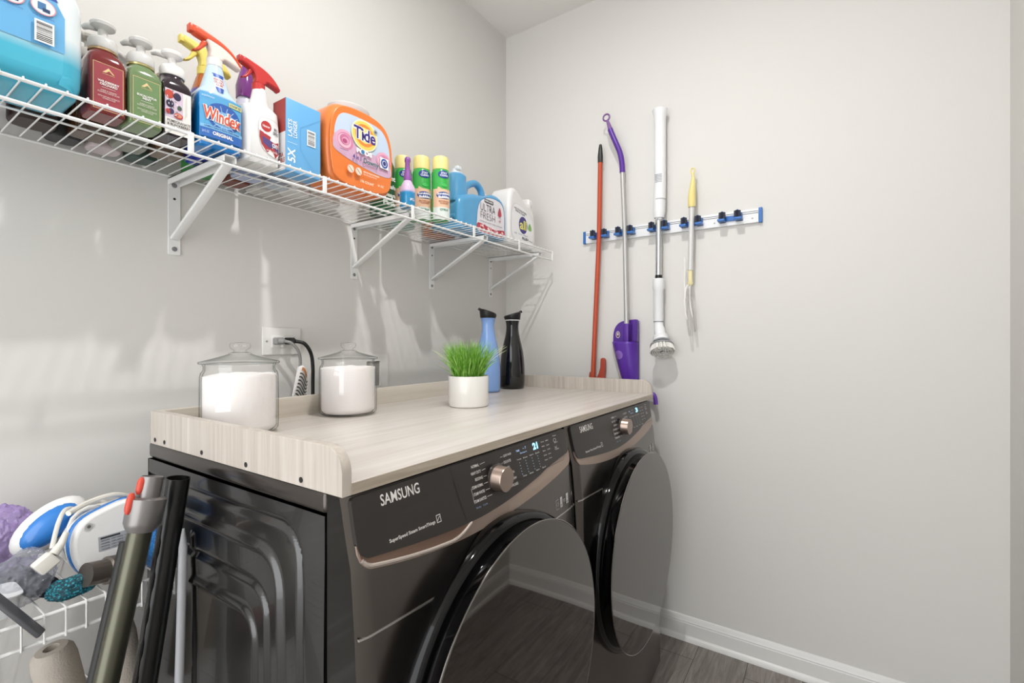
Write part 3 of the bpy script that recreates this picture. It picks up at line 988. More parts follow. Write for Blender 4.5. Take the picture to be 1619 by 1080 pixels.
def bracket(y, label):
    t = thing('shelf_bracket', label, 'bracket', (0, y, 0), group='brackets under the upper wire shelf')
    pl = M()
    pts = rrect(-0.0135, 1.441, 0.0135, SZ - 0.009, 0.004)
    q = plate([pts], 0.0035, 0.0005, WIRE, Matrix.Translation((0.0022, 0, 0)))
    p = q.build('wall_plate', t)
    a = M()
    for sgn in (-1, 1):
        a.box((0.004, sgn * 0.0125 - 0.001, SZ - 0.024), (0.285, sgn * 0.0125 + 0.001, SZ - 0.0085), WIRE)
    a.box((0.004, -0.0135, SZ - 0.0105), (0.285, 0.0135, SZ - 0.0085), WIRE)
    a.build('arm', t)
    p0, p1 = Vector((0.006, 0, 1.482)), Vector((0.275, 0, SZ - 0.026))
    dd = p1 - p0
    ang = math.atan2(dd.z, dd.x)
    T = Matrix.Translation(p0) @ Matrix.Rotation(-ang, 4, 'Y')
    b = M().box((0.0, -0.0105, -0.004), (dd.length, 0.0105, 0.004), WIRE, 0.002, T)
    b.build('brace', t)
    for z, r in ((SZ - 0.024, 0.006), (SZ - 0.058, 0.003), (1.456, 0.006)):
        s = M().lathe([(r, 0), (r, 0.0008), (r * 0.55, 0.0016), (0, 0.0012)], mat('8d9094', 0.35, 0.8) if r > 0.004 else DSCREW, 16, Matrix.Translation((0.0041, 0, z)) @ Matrix.Rotation(PI / 2, 4, 'Y'))
        s.build('screw', p)
    return t
bracket(0.526, 'white shelf bracket above the first glass jar, nearest the camera')
bracket(1.075, 'white shelf bracket below the orange tub of laundry pods')
bracket(1.467, 'white shelf bracket below the large light blue jug')
bracket(1.884, 'white shelf bracket nearest the far corner of the room')
LZ = 0.777
low = wire_shelf('white lower wire shelf left of the washer, with a front lip', -0.55, 0.405, LZ, 0.320, (), 0.044, True, 0.0264, mid=False)
M().box((0.318, 0.4052, -0.048), (0.324, 0.4085, 0.002), WIRE, 0.001).build('end_cap', low)
LDECK = LZ + 0.0018

# ------------------------------------------------------------ bottles on the upper shelf
def std_label(parent, dec, fn):
    return dec.build('label', parent, fn)
def foam_pump(t, z, m, rz=0.0, r=0.0215, cap=None, s=1.0):
    """domed collar, stem and flat nozzle head of a foaming soap pump"""
    q = M().lathe([(r, z), (r + 0.001, z + 0.002), (r + 0.001, z + 0.016), (r * 0.92, z + 0.021), (r * 0.45, z + 0.026), (0.0075, z + 0.027), (0.0075, z + 0.040)], m, 32)
    q.build('pump_collar', t)
    T = Matrix.Translation((0, 0, z + 0.040)) @ Matrix.Rotation(rz, 4, 'Z')
    h = M().lathe([(0.009, 0.0), (0.0185, 0.005), (0.0195, 0.010), (0.017, 0.013), (0.0, 0.0145)], m, 28, T)
    h.tube([(0.012, 0, 0.007), (0.028, 0, 0.009), (0.037, 0, 0.006)], [0.0075, 0.006, 0.004], m, 10, T)
    h.build('pump_head', t)
def soap(name, label, x, y, body, dec, pump, rz=0.0, prz=-1.2, hx=0.0290, hy=0.0285, H=0.122, rough=0.12, band=None):
    t = thing(name, label, 'soap bottle', (x, y, DECK), rz)
    e = 7
    M().loft([(0.0, hx * 0.9, hy * 0.9, e), (0.004, hx, hy, e), (H - 0.024, hx, hy, e), (H - 0.014, hx * 0.92, hy * 0.92, 5), (H - 0.006, hx * 0.78, hy * 0.78, 3), (H - 0.001, 0.0205, 0.0205, 2), (H + 0.004, 0.020, 0.020, 2)], body, 48).build('bottle', t)
    if band:
        M().lathe([(0.0208, H - 0.001), (0.0222, H), (0.0222, H + 0.0035), (0.0205, H + 0.0045)], mat(band, 0.25, 0.9), 32).build('collar_band', t)
    foam_pump(t, H + 0.0045, pump, prz)
    if dec: dec.build('label', t, flat(hx))
    return t
def liquid(h, rough=0.1):
    return mat(h, rough, trans=0.25, coat=0.5)
PUMPW = mat('ecebe8', 0.25, trans=0.2)
def bbw(bgc, ln, t1, t2):
    d = Decal()
    g = 'e9c98a'
    d.rect(-0.0225, 0.006, 0.0225, 0.092, bgc)
    d.frame(-0.0225, 0.006, 0.0225, 0.092, 0.0008, g)
    d.poly([(-0.009, 0.076), (-0.004, 0.081), (0.0, 0.086), (0.004, 0.081), (0.009, 0.076)], g)
    d.poly([(-0.004, 0.076), (0.001, 0.081), (0.006, 0.076)], bgc)
    d.text('KITCHEN GARDEN', -0.009, 0.0725, 0.009, 0.0745, g, 0.0)
    d.text(t1, -0.016, 0.0565 if t2 else 0.055, 0.016, 0.0605, 'f5f1ec', 0.03)
    d.text(t2, -0.013 if len(t2) > 5 else -0.007, 0.051, 0.013 if len(t2) > 5 else 0.007, 0.0555, 'f5f1ec', 0.03)
    d.rect(-0.010, 0.0475, 0.010, 0.048, 'f5f1ec')
    d.text('SHEER & CREAMY\nFOAMING HAND SOAP', -0.016, 0.037, 0.016, 0.043, 'e9dcd6', 0.0)
    d.text('WITH NATURAL EXTRACTS\nVITAMIN & ALOE', -0.016, 0.026, 0.016, 0.032, 'e9dcd6', 0.0)
    d.text('8.75 FL OZ / 259 mL', -0.019, 0.010, 0.019, 0.0135, 'f5f1ec', 0.02)
    return d
soap('soap_bottle', 'dark red foaming hand soap with pump, between the big jug and the green soap', 0.241, 0.3175, liquid('8c1f22'), bbw('a63a46', 'a', 'WILDBERRY', 'ORCHARD'), PUMPW, band='d8b98a', prz=-2.5)
soap('soap_bottle', 'green eucalyptus foaming hand soap with pump, between the red and dark purple soaps', 0.241, 0.3770, liquid('7d9b63'), bbw('6c8d55', 'b', 'EUCALYPTUS', 'MINT'), PUMPW, band='d8c98a', prz=-2.5)
d = Decal()
d.rect(-0.0235, 0.004, 0.0235, 0.094, 'efebe6')
d.rect(-0.0235, 0.036, 0.0085, 0.093, 'd9c3d6')
for (u, v, a, b, c) in ((-0.016, 0.083, 0.008, 0.009, 'c8402e'), (-0.002, 0.082, 0.007, 0.008, '2c2548'), (-0.015, 0.064, 0.007, 0.008, '2a2142'), (0.002, 0.060, 0.004, 0.005, '3b5a42'), (-0.013, 0.049, 0.005, 0.006, '39305c'), (0.0, 0.043, 0.008, 0.006, 'b93b2c'), (0.0, 0.0435, 0.006, 0.004, 'e08a6c'), (-0.019, 0.047, 0.004, 0.005, 'c03030')):
    d.ell(u, v, a, b, c)
for i in range(22):
    a = random.random() * 3
    u, v = random.uniform(-0.021, 0.006), random.uniform(0.04, 0.09)
    d.line(u, v, u + 0.004 * math.cos(a), v + 0.004 * math.sin(a), 0.0012, random.choice(('2f4a38', '41345e', 'f4eef4')))
    d.h -= 0.0002
d.h += 0.0004
d.text('GENTLE FOAMING SOAP', 0.012, 0.063, 0.044, 0.0655, '8a8580', 0.0, rot=PI / 2) if False else None
d.rect(0.0135, 0.045, 0.0145, 0.088, 'b5afaa')
d.text('POMEGRANATE', -0.021, 0.026, 0.021, 0.0315, '1f1b1b', 0.02)
d.text('& BLACKBERRY', -0.021, 0.019, 0.021, 0.0245, '1f1b1b', 0.02)
d.text('luxury hand wash  16 fl oz', -0.017, 0.010, 0.012, 0.013, '6a6562', 0.0)
soap('soap_bottle', 'dark purple pomegranate soap with white pump, beside the blue glass cleaner', 0.238, 0.4325, liquid('2a1626'), d, mat('f2efec', 0.3), hx=0.029, hy=0.0275, prz=-2.2, H=0.126)
# second row of soaps behind
soap('soap_bottle', 'amber soap bottle with pale pump behind the red soap', 0.115, 0.330, liquid('5a3a1c'), None, mat('c9c4bc', 0.3), prz=-1.0, H=0.150)
soap('soap_bottle', 'clear soap bottle with white pump behind the green soap', 0.110, 0.398, mat('b9bcae', 0.1, trans=0.5), None, mat('efece8', 0.25, trans=0.2), prz=-1.0, H=0.140)
soap('soap_bottle', 'brown soap bottle with beige pump, behind the dark purple soap', 0.125, 0.464, liquid('6b4a26'), None, mat('d9c9b4', 0.3), prz=-2.0, H=0.128)

def jug_body(outlines, th, bev, m, parent, seg=5, name='body', T=None):
    outlines = [[(a, max(b, 0.0005)) for a, b in ol_] for ol_ in outlines]
    q = plate(outlines, th, bev, m, T, seg)
    q.v = [(x, y, max(z, 0.0002)) for x, y, z in q.v]
    return q.build(name, parent, autosmooth=60)
# big refill jug of blue cleaner at the left edge
t = thing('cleaner_jug', 'large translucent jug of light blue cleaner at the left end of the shelf', 'jug', (0.224, 0.118, DECK))
JB = level_mat('jug_blue', '3fa9c4', 'dde6e8', 0.075, soft=0.022)
ol = smooth([(-0.155, 0.0), (0.0, 0.0), (0.135, 0.0), (0.155, 0.012), (0.160, 0.05), (0.160, 0.13), (0.157, 0.17), (0.135, 0.205), (0.105, 0.250), (0.07, 0.285), (-0.07, 0.285), (-0.13, 0.23), (-0.158, 0.17), (-0.16, 0.08), (-0.158, 0.012)], True, 4)
jug_body([ol], 0.150, 0.030, JB, t)
M().lathe([(0.026, 0.283), (0.026, 0.312), (0.024, 0.316), (0, 0.316)], WHITE, 24, Matrix.Translation((0, 0.0, 0))).build('cap', t)
d = Decal(0.001)
B = '5fb2e6'
d.poly([(-0.13, 0.068), (0.132, 0.068), (0.132, 0.128), (0.110, 0.172), (-0.13, 0.172)], B)
d.poly([(-0.13, 0.150), (0.124, 0.150), (0.120, 0.157), (0.110, 0.172), (-0.13, 0.172)], '2b4fae')
d.text('2X MORE CLEANING REFILL', 0.02, 0.160, 0.108, 0.165, 'c9dcf3', 0.0)
d.text('FOR GLASS AND SURFACES', 0.02, 0.153, 0.112, 0.157, 'c9dcf3', 0.0)
for u in (0.030, 0.068, 0.105):
    d.ell(u, 0.132, 0.0155, 0.0135, 'e79aa0')
    d.ell(u, 0.132, 0.0140, 0.0120, 'e8f0f5')
    d.rect(u - 0.007, 0.126, u + 0.003, 0.138, '3e78ae')
    d.rect(u - 0.001, 0.124, u + 0.008, 0.130, '24446e')
    d.text('FOR WINDOWS', u - 0.013, 0.1135, u + 0.013, 0.116, '2b4fae', 0.0)
d.bars(0.094, 0.072, 0.118, 0.108, '303030', vert=False)
d.build('label', t, flat(0.075))

# trigger sprayer
def trigger(parent, z, body, trig, collar, rz=0.0, L=0.10, cy=0.0, under=None, cr=0.015, s=1.0, cx=0.0):
    T = Matrix.Translation((cx, cy, z)) @ Matrix.Rotation(rz, 4, 'Z') @ Matrix.Scale(s, 4)
    M().lathe([(cr, 0), (cr + 0.001, 0.001), (cr + 0.001, 0.017), (cr * 0.8, 0.020), (0.009, 0.021)], collar, 24, T).build('collar', parent)
    # head outline: nozzle to -y
    hd = smooth([(0.012, 0.018), (0.020, 0.028), (0.048, 0.022), (0.055, 0.020), (0.052, 0.032), (0.034, 0.050), (0.010, 0.062), (-0.020, 0.069), (-0.044, 0.072), (-0.046, 0.058), (-0.030, 0.052), (-0.016, 0.044), (-0.011, 0.030), (-0.011, 0.018)], True, 3)
    if under:
        hd = smooth([(0.010, 0.048), (0.036, 0.036), (0.055, 0.020), (0.052, 0.032), (0.034, 0.050), (0.010, 0.062), (-0.020, 0.069), (-0.044, 0.072), (-0.046, 0.058), (-0.030, 0.053)], True, 3)
    q = plate([hd], 0.024, 0.005, body, T)
    h = q.build('spray_head', parent)
    n = M().box((-0.0085, -0.054, 0.0565), (0.0085, -0.044, 0.0735), trig, 0.002, T)
    n.build('nozzle', h)
    tr = smooth([(-0.018, 0.050), (-0.027, 0.048), (-0.032, 0.036), (-0.041, 0.024), (-0.046, 0.020), (-0.041, 0.019), (-0.032, 0.024), (-0.024, 0.034), (-0.018, 0.042)], True, 3)
    plate([tr], 0.013, 0.003, trig, T).build('trigger', parent)
    if under:
        u = smooth([(0.012, 0.018), (0.020, 0.024), (0.048, 0.018), (0.054, 0.020), (0.036, 0.040), (0.012, 0.052), (-0.022, 0.058), (-0.015, 0.045), (-0.011, 0.032), (-0.011, 0.018)], True, 3)
        plate([u], 0.0225, 0.004, under, T).build('shroud', h)

# blue glass cleaner
t = thing('spray_bottle', 'blue glass cleaner spray with orange trigger and large blue label', 'spray bottle', (0.238, 0.515, DECK))
LB = level_mat('blue_liquid', '0f6fb4', 'b9cfdf', 0.118, 0.08)
M().loft([(0, 0.030, 0.043, 4), (0.004, 0.033, 0.046, 4.5), (0.105, 0.033, 0.046, 4.5), (0.122, 0.030, 0.041, 4), (0.140, 0.024, 0.028, 2.6), (0.165, 0.0195, 0.0215, 2.2), (0.190, 0.0150, 0.016, 2), (0.197, 0.013, 0.013, 2)], LB, 48).build('bottle', t)
d = Decal(0.0008)
d.rect(-0.043, 0.020, 0.043, 0.116, '4fa8dd')
d.ell(0.004, 0.072, 0.036, 0.030, '2d5fb4')
d.ell(0.004, 0.066, 0.026, 0.018, '7db7ea')
for k in range(14):
    a = 2 * PI * k / 14
    d.line(0.004, 0.066, 0.004 + 0.033 * math.cos(a), 0.069 + 0.027 * math.sin(a), 0.0012, 'a9d2f2')
    d.h -= 0.0002
d.h += 0.0003
d.rect(0.014, 0.101, 0.043, 0.110, 'e3e07a')
d.text('ECONOMY SIZE', 0.016, 0.103, 0.041, 0.108, '24469a', 0.02)
d.text('scjohnson', -0.040, 0.105, -0.016, 0.110, 'e9f3fb', 0.0)
d.text('Windex', -0.039, 0.056, 0.041, 0.086, 'f7f3f0', 0.10, rot=-0.06)
d.text('Windex', -0.038, 0.057, 0.040, 0.085, 'e0512b', 0.022, rot=-0.06)
d.rect(-0.043, 0.020, 0.043, 0.046, '2a6cc0')
d.rect(-0.043, 0.039, 0.043, 0.046, '7cc0e8')
d.text('UNBEATABLE STREAK-FREE SHINE', -0.036, 0.041, 0.036, 0.0445, '24469a', 0.02)
d.text('ORIGINAL', -0.020, 0.027, 0.022, 0.035, 'f7f3f0', 0.04)
d.text('26 FL OZ', -0.040, 0.028, -0.027, 0.033, 'cfe3f5', 0.0)
d.build('label', t, lambda u, v, h: (0.0335 + h - 0.006 * (abs(u) / 0.046) ** 4, u, v))
d = Decal(0.001)
d.rect(-0.013, 0.128, 0.013, 0.172, '2b57b8')
d.rect(-0.013, 0.140, 0.013, 0.163, 'e9eef6')
d.text('REMOVES\nGREASE &\nGRIME', -0.011, 0.143, 0.011, 0.161, 'c0392b', 0.02)
d.build('neck_label', t, lambda u, v, h: (((0.030 - (v - 0.12) * 0.24) + h) * math.cos(u / 0.021), 0.021 * math.sin(u / 0.021), v))
trigger(t, 0.192, mat('e8501f', 0.3), mat('d9491c', 0.3), mat('eceae6', 0.35), 0.0, under=mat('f0dcd2', 0.35), s=0.98)
# yellow trigger bottle behind
t = thing('spray_bottle', 'orange and blue spray bottle with yellow trigger, behind the glass cleaner', 'spray bottle', (0.150, 0.533, DECK))
M().loft([(0, 0.028, 0.038, 3), (0.01, 0.030, 0.040, 3), (0.13, 0.030, 0.040, 3), (0.165, 0.024, 0.028, 2.4), (0.200, 0.0175, 0.0185, 2), (0.212, 0.013, 0.013, 2)], level_mat('amber_blue', '2438a8', 'a8591c', 0.168, 0.12), 40).build('bottle', t)
d = Decal(0.001)
d.rect(-0.024, 0.13, 0.024, 0.150, '9cb4dc')
d.rect(-0.024, 0.12, 0.024, 0.132, 'e9b9ac')
d.build('label', t, cyl(0.030))
trigger(t, 0.208, mat('f0dc5a', 0.35), mat('ecd54e', 0.35), mat('f0dc5a', 0.35), 0.0)
# purple capped bottle
t = thing('cleaner_bottle', 'slim purple-topped bottle between the glass cleaner and the white spray', 'bottle', (0.130, 0.640, DECK))
M().loft([(0, 0.026, 0.034, 3), (0.01, 0.028, 0.036, 3), (0.13, 0.028, 0.036, 3), (0.19, 0.020, 0.024, 2.4), (0.225, 0.013, 0.015, 2)], level_mat('lilac_bottle', 'a9b4d2', 'cfcde0', 0.1, 0.2), 40).build('bottle', t)
M().loft([(0.205, 0.021, 0.023, 2.5), (0.235, 0.022, 0.024, 2.5), (0.262, 0.016, 0.018, 2.2), (0.285, 0.011, 0.013, 2), (0.288, 0.008, 0.01, 2)], mat('7c2a86', 0.12, coat=0.5), 32).build('cap', t)
# white spray with red trigger
t = thing('spray_bottle', 'white spray bottle with red trigger, between the glass cleaner and the blue box', 'spray bottle', (0.232, 0.611, DECK))
HW = mat('efeeec', 0.3)
M().loft([(0, 0.034, 0.040, 3.2), (0.005, 0.037, 0.0445, 3.4), (0.11, 0.037, 0.0445, 3.4), (0.132, 0.036, 0.043, 3.2, 0, 0), (0.141, 0.029, 0.035, 2.6, 0, 0.003), (0.148, 0.020, 0.024, 2.2, 0, 0.006), (0.165, 0.017, 0.019, 2, 0, 0.007), (0.190, 0.0145, 0.015, 2, 0, 0.008)], HW, 48).build('bottle', t)
d = Decal(0.0008)
d.poly(smooth([(-0.012, 0.105), (0.004, 0.112), (0.033, 0.110), (0.040, 0.09), (0.040, 0.035), (0.030, 0.022), (0.004, 0.030), (-0.008, 0.045), (-0.014, 0.075)], True, 3), 'd9d7d6')
d.poly(smooth([(-0.011, 0.104), (0.004, 0.110), (0.032, 0.108), (0.039, 0.09), (0.039, 0.036), (0.029, 0.023), (0.005, 0.031), (-0.007, 0.046), (-0.013, 0.075)], True, 3), 'f4f2f1')
d.poly([(-0.012, 0.078), (0.014, 0.070), (0.039, 0.064), (0.039, 0.036), (0.029, 0.023), (0.005, 0.031), (-0.007, 0.046), (-0.012, 0.062)], 'b3363a')
d.poly([(-0.006, 0.066), (0.016, 0.060), (0.039, 0.050), (0.039, 0.038), (0.012, 0.042), (-0.004, 0.050)], '5c4a86')
d.ell(0.004, 0.091, 0.0125, 0.0125, 'c22d30')
d.text('Hoover', -0.005, 0.088, 0.013, 0.094, 'f7f3f0', 0.02)
d.text('PRO\nSERIES', 0.021, 0.078, 0.037, 0.094, '44414a', 0.02)
d.text('OXY', 0.018, 0.046, 0.036, 0.056, 'f1eef6', 0.05)
d.text('SPOT CLEANER', 0.004, 0.033, 0.034, 0.037, 'f1e9e9', 0.0)
d.build('label', t, lambda u, v, h: (0.0375 + h - 0.0135 * (abs(u) / 0.0445) ** 3.2, u, v))
trigger(t, 0.186, mat('cf2f2c', 0.3), mat('c32a28', 0.3), mat('cf2f2c', 0.35), 0.0, cy=0.006, s=0.9)
# dark grey cap bottle behind it
t = thing('cleaner_bottle', 'small bottle with dark grey cap half hidden behind the white spray', 'bottle', (0.125, 0.722, DECK))
M().loft([(0, 0.024, 0.026, 3), (0.09, 0.024, 0.026, 3), (0.108, 0.012, 0.012, 2)], mat('b9c2ce', 0.3), 32).build('bottle', t)
M().lathe([(0.0145, 0.105), (0.0145, 0.135), (0.013, 0.138), (0, 0.138)], mat('3a3f47', 0.4), 24).build('cap', t)
# blue and red carton
t = thing('sponge_box', 'light blue carton with red side, standing between white spray and orange tub', 'box', (0.252, 0.706, DECK))
BB = '62b0e6'
q = M().box((-0.028, -0.0475, 0), (0.028, 0.0475, 0.178), mat(BB, 0.35), 0.0012)
q.build('carton', t)
d = Decal(0.0005)
d.text('5X', -0.041, 0.028, -0.024, 0.058, 'f2f8fc', 0.05, rot=0) if False else None
d.text('5X', -0.050, 0.030, -0.016, 0.050, 'f4f9fc', 0.02, rot=PI / 2)
d.rect(-0.0225, 0.072, -0.0215, 0.075, BB)
d.text('LASTS', -0.058, 0.101, -0.016, 0.112, 'f4f9fc', 0.015, rot=PI / 2)
d.text('LONGER', -0.045, 0.101, -0.003, 0.112, 'f4f9fc', 0.015, rot=PI / 2)
d.line(-0.044, 0.070, -0.018, 0.070, 0.0007, 'f4f9fc')
d.bars(0.008, 0.078, 0.032, 0.118, '5a5a66', vert=False)
d.line(-0.010, 0.115, 0.047, 0.155, 0.0006, '3f86bb')
d.line(-0.010, 0.115, -0.010, 0.060, 0.0006, '4b93c8')
d.line(-0.010, 0.060, 0.030, 0.010, 0.0006, '4b93c8')
d.build('front_print', t, flat(0.028))
d = Decal(0.0005)
d.rect(-0.027, 0.095, 0.027, 0.177, 'a8352c')
d.rect(-0.027, 0.001, 0.027, 0.095, 'e6e4e6')
d.text('EXTRA\nDURABLE', -0.022, 0.02, 0.024, 0.045, 'a8352c', 0.03)
d.build('side_print', t, lambda u, v, h: (u, -0.0475 - h, v))
# orange tub of laundry pods
t = thing('laundry_pod_tub', 'big rounded orange tub of laundry pods with a white lid', 'tub', (0.222, 0.886, DECK))
OR = mat('f07a17', 0.28, coat=0.3)
ol = smooth([(-0.112, 0.055), (-0.100, 0.018), (-0.060, 0.002), (0.0, 0.0), (0.060, 0.002), (0.102, 0.020), (0.115, 0.060), (0.118, 0.120), (0.112, 0.175), (0.092, 0.215), (0.055, 0.235), (0.0, 0.240), (-0.055, 0.236), (-0.092, 0.220), (-0.112, 0.180), (-0.117, 0.120)], True, 4)
jug_body([ol], 0.122, 0.028, OR, t)
M().lathe([(0.060, 0.232), (0.062, 0.236), (0.062, 0.250), (0.058, 0.254), (0, 0.256)], mat('e6e6e4', 0.3, trans=0.3), 40, Matrix.Scale(0.85, 4, (1, 0, 0))).build('lid', t)
rb = plate([[(a * 0.915, 0.120 + (b - 0.120) * 0.915) for a, b in ol]], 0.006, 0.0028, OR, Matrix.Translation((0.0605, 0, 0)))
rb.build('front_rib', t)
d = Decal(0.0006)
lab = smooth([(-0.092, 0.095), (0.0, 0.073), (0.095, 0.070), (0.098, 0.110), (0.094, 0.155), (0.078, 0.190), (0.045, 0.206), (-0.04, 0.207), (-0.076, 0.196), (-0.092, 0.165), (-0.096, 0.13)], True, 4)
d.poly(lab, 'c3d4ea')
low_ = smooth([(-0.092, 0.096), (0.0, 0.074), (0.094, 0.071), (0.096, 0.100), (0.09, 0.118), (0.03, 0.120), (-0.03, 0.128), (-0.09, 0.142)], True, 4)
d.poly(low_, 'd6a9c6')
for u, v, s_ in ((-0.062, 0.128, 1.0), (0.072, 0.112, 0.9)):
    for k, c in enumerate(('e7a9c2', 'd985ab', 'eebdd0', 'cf6f9a', 'e29aba', 'b94f7d')):
        d.ell(u + 0.002 * math.sin(k * 2), v + 0.002 * math.cos(k * 2), (0.030 - k * 0.0045) * s_, (0.027 - k * 0.0042) * s_, c)
d.ell(0.002, 0.163, 0.0455, 0.0430, 'f3ecc0')
d.ell(0.002, 0.163, 0.0415, 0.0390, 'f3d24c')
d.ell(0.002, 0.163, 0.0330, 0.0310, 'f08a1c')
d.ell(0.002, 0.163, 0.0240, 0.0220, 'f6dc6a')
d.text('Tide', -0.0375, 0.145, 0.0415, 0.184, 'f7f4f4', 0.10)
d.text('Tide', -0.036, 0.1465, 0.040, 0.1825, '3a2a86', 0.022)
d.ell(0.040, 0.186, 0.007, 0.007, '9aa4b0')
d.text('+', 0.0365, 0.1825, 0.0435, 0.1895, '2a2a2a', 0.04)
d.text('PODS', -0.027, 0.107, 0.027, 0.121, 'f7f4f4', 0.06)
d.ell(-0.006, 0.114, 0.006, 0.006, '2e7fb8')
d.rect(0.056, 0.089, 0.088, 0.121, 'eef2f6')
d.ring(0.072, 0.105, 0.013, 0.014, 0.005, '2a4f9e')
d.ell(0.072, 0.105, 0.006, 0.007, '3c3a86')
d.text('4 in 1', -0.040, 0.086, -0.012, 0.099, '3a2a86', 0.03)
d.text('Downy', -0.004, 0.080, 0.050, 0.098, '2e6e6a', 0.03)
d.line(-0.085, 0.107, -0.055, 0.104, 0.0006, '6a6a7a')
d.rect(-0.082, 0.099, -0.056, 0.1005, '5a5a6a')
for u in (-0.048, -0.022):
    d.ring(u, 0.054, 0.0105, 0.0105, 0.0012, 'f7efe4')
    d.ell(u, 0.054, 0.0088, 0.0088, 'f3dcc4')
    d.line(u - 0.006, 0.060, u + 0.006, 0.048, 0.0014, '2a2a2a')
d.text('KEEP OUT OF REACH OF CHILDREN', -0.006, 0.056, 0.050, 0.060, 'f9efe2', 0.03)
d.text('READ THE LABEL BEFORE USE', -0.006, 0.049, 0.040, 0.0525, 'f9efe2', 0.0)
d.text('176 COUNT', -0.016, 0.026, 0.030, 0.033, 'f9e3c8', 0.02)
d.text('81 OZ', 0.045, 0.030, 0.066, 0.036, 'f9e3c8', 0.02)
d.build('label', t, flat(0.0637))
# dark green bottle behind the tub
t = thing('cleaner_bottle', 'tall dark green bottle behind the right edge of the orange tub', 'bottle', (0.130, 1.090, DECK))
M().loft([(0, 0.030, 0.036, 3.5), (0.004, 0.032, 0.038, 3.5), (0.17, 0.032, 0.038, 3.5), (0.20, 0.024, 0.028, 2.6), (0.225, 0.013, 0.013, 2), (0.24, 0.013, 0.013, 2)], mat('1d5a32', 0.3), 40).build('bottle', t)
M().lathe([(0.016, 0.238), (0.016, 0.262), (0.014, 0.266), (0, 0.266)], mat('151515', 0.4), 24).build('cap', t)
d = Decal(0.001)
for k in range(4):
    d.text(['Pine', 'clean', 'fresh', 'scent'][k], -0.024, 0.035 + k * 0.028, 0.028, 0.050 + k * 0.028, 'dfe9df', 0.04)
d.build('label', t, flat(0.032))
# small purple-nozzle bottle
t = thing('cleaner_bottle', 'small clear bottle of blue liquid with slim purple nozzle, before the cans', 'bottle', (0.278, 1.064, DECK))
M().loft([(0, 0.021, 0.021, 2.6), (0.004, 0.022, 0.022, 2.6), (0.062, 0.022, 0.022, 2.6), (0.078, 0.016, 0.016, 2.2), (0.088, 0.011, 0.011, 2)], level_mat('blue_pink', '1f7fae', 'cdb4cf', 0.050, 0.1), 32).build('bottle', t)
M().lathe([(0.0125, 0.086), (0.0125, 0.100), (0.010, 0.108), (0.008, 0.130), (0.0075, 0.143), (0.0095, 0.148), (0.0095, 0.157), (0.006, 0.162), (0, 0.162)], mat('8d4fa0', 0.35), 20).build('nozzle_cap', t)
d = Decal(0.001)
d.text('SPOT', -0.012, 0.02, 0.012, 0.028, 'f2f0f4', 0.03)
d.build('label', t, cyl(0.022))
# three spray cans
def spray_can(label, x, y, rz, first=None):
    t = thing('aerosol_can', label, 'spray can', (x, y, DECK), rz, 'green cleaner cans with yellow caps')
    if first is not None:
        for ch in first.children:
            c = ch.copy(); COL.objects.link(c); c.parent = t
        return t
    R = 0.0315
    M().lathe([(0.0, 0.0), (R - 0.002, 0.0), (R, 0.002), (R, 0.165), (R - 0.003, 0.174), (0.0255, 0.180)], mat('1fae3c', 0.25, coat=0.3), 40).build('can', t)
    M().lathe([(0.0285, 0.176), (0.0285, 0.212), (0.0265, 0.220), (0.020, 0.224), (0, 0.225)], mat('eee08a', 0.35), 32).build('cap', t)
    d = Decal(0.0005)
    C = 0.03
    d.rect(-0.04, 0.0, 0.04, 0.105, 'eec3a0', n=20)
    d.poly([(-0.04, 0.105), (-0.02, 0.112), (0.0, 0.100), (0.022, 0.108), (0.04, 0.100), (0.04, 0.09), (-0.04, 0.09)], 'eec3a0')
    d.rect(-0.04, 0.0, 0.04, 0.042, 'dfe8e2', n=20)
    d.ell(0.0, 0.155, 0.021, 0.013, '1f3f96')
    d.text('STAY\nCLEAN', -0.014, 0.148, 0.014, 0.163, 'eef2fa', 0.03)
    d.ell(0.002, 0.118, 0.011, 0.006, '2fc14e')
    d.ell(0.0, 0.083, 0.026, 0.012, '2f4f9e')
    d.text('Scrubbing', -0.023, 0.083, 0.023, 0.092, 'f2f2f6', 0.05, rot=0.08)
    d.text('Bubbles', -0.019, 0.073, 0.021, 0.082, 'f2f2f6', 0.05, rot=0.08)
    d.text('BATHROOM\nCLEANER', -0.018, 0.053, 0.018, 0.065, 'b0582a', 0.02)
    d.text('CITRUS', -0.014, 0.030, 0.014, 0.037, '2f7a4e', 0.03)
    d.build('label', t, cyl(R))
    return t
c1 = spray_can('green can with yellow cap nearest the orange tub', 0.150, 1.166, -0.5)
spray_can('green can with yellow cap, middle of the three', 0.203, 1.203, -0.45, c1)
spray_can('green can with yellow cap beside the light blue jug', 0.255, 1.243, -0.45, c1)
# box behind
t = thing('cleaner_box', 'small orange-brown box behind the gap between can and blue jug', 'box', (0.075, 1.435, DECK))
M().box((-0.04, -0.05, 0), (0.04, 0.05, 0.145), mat('b5622e', 0.5), 0.002).build('carton', t)
M().lathe([(0.0, 0.1455), (0.034, 0.1455), (0.036, 0.150), (0.030, 0.160), (0.024, 0.163), (0, 0.164)], mat('1d2a20', 0.4), 24).build('dark_lid', t)
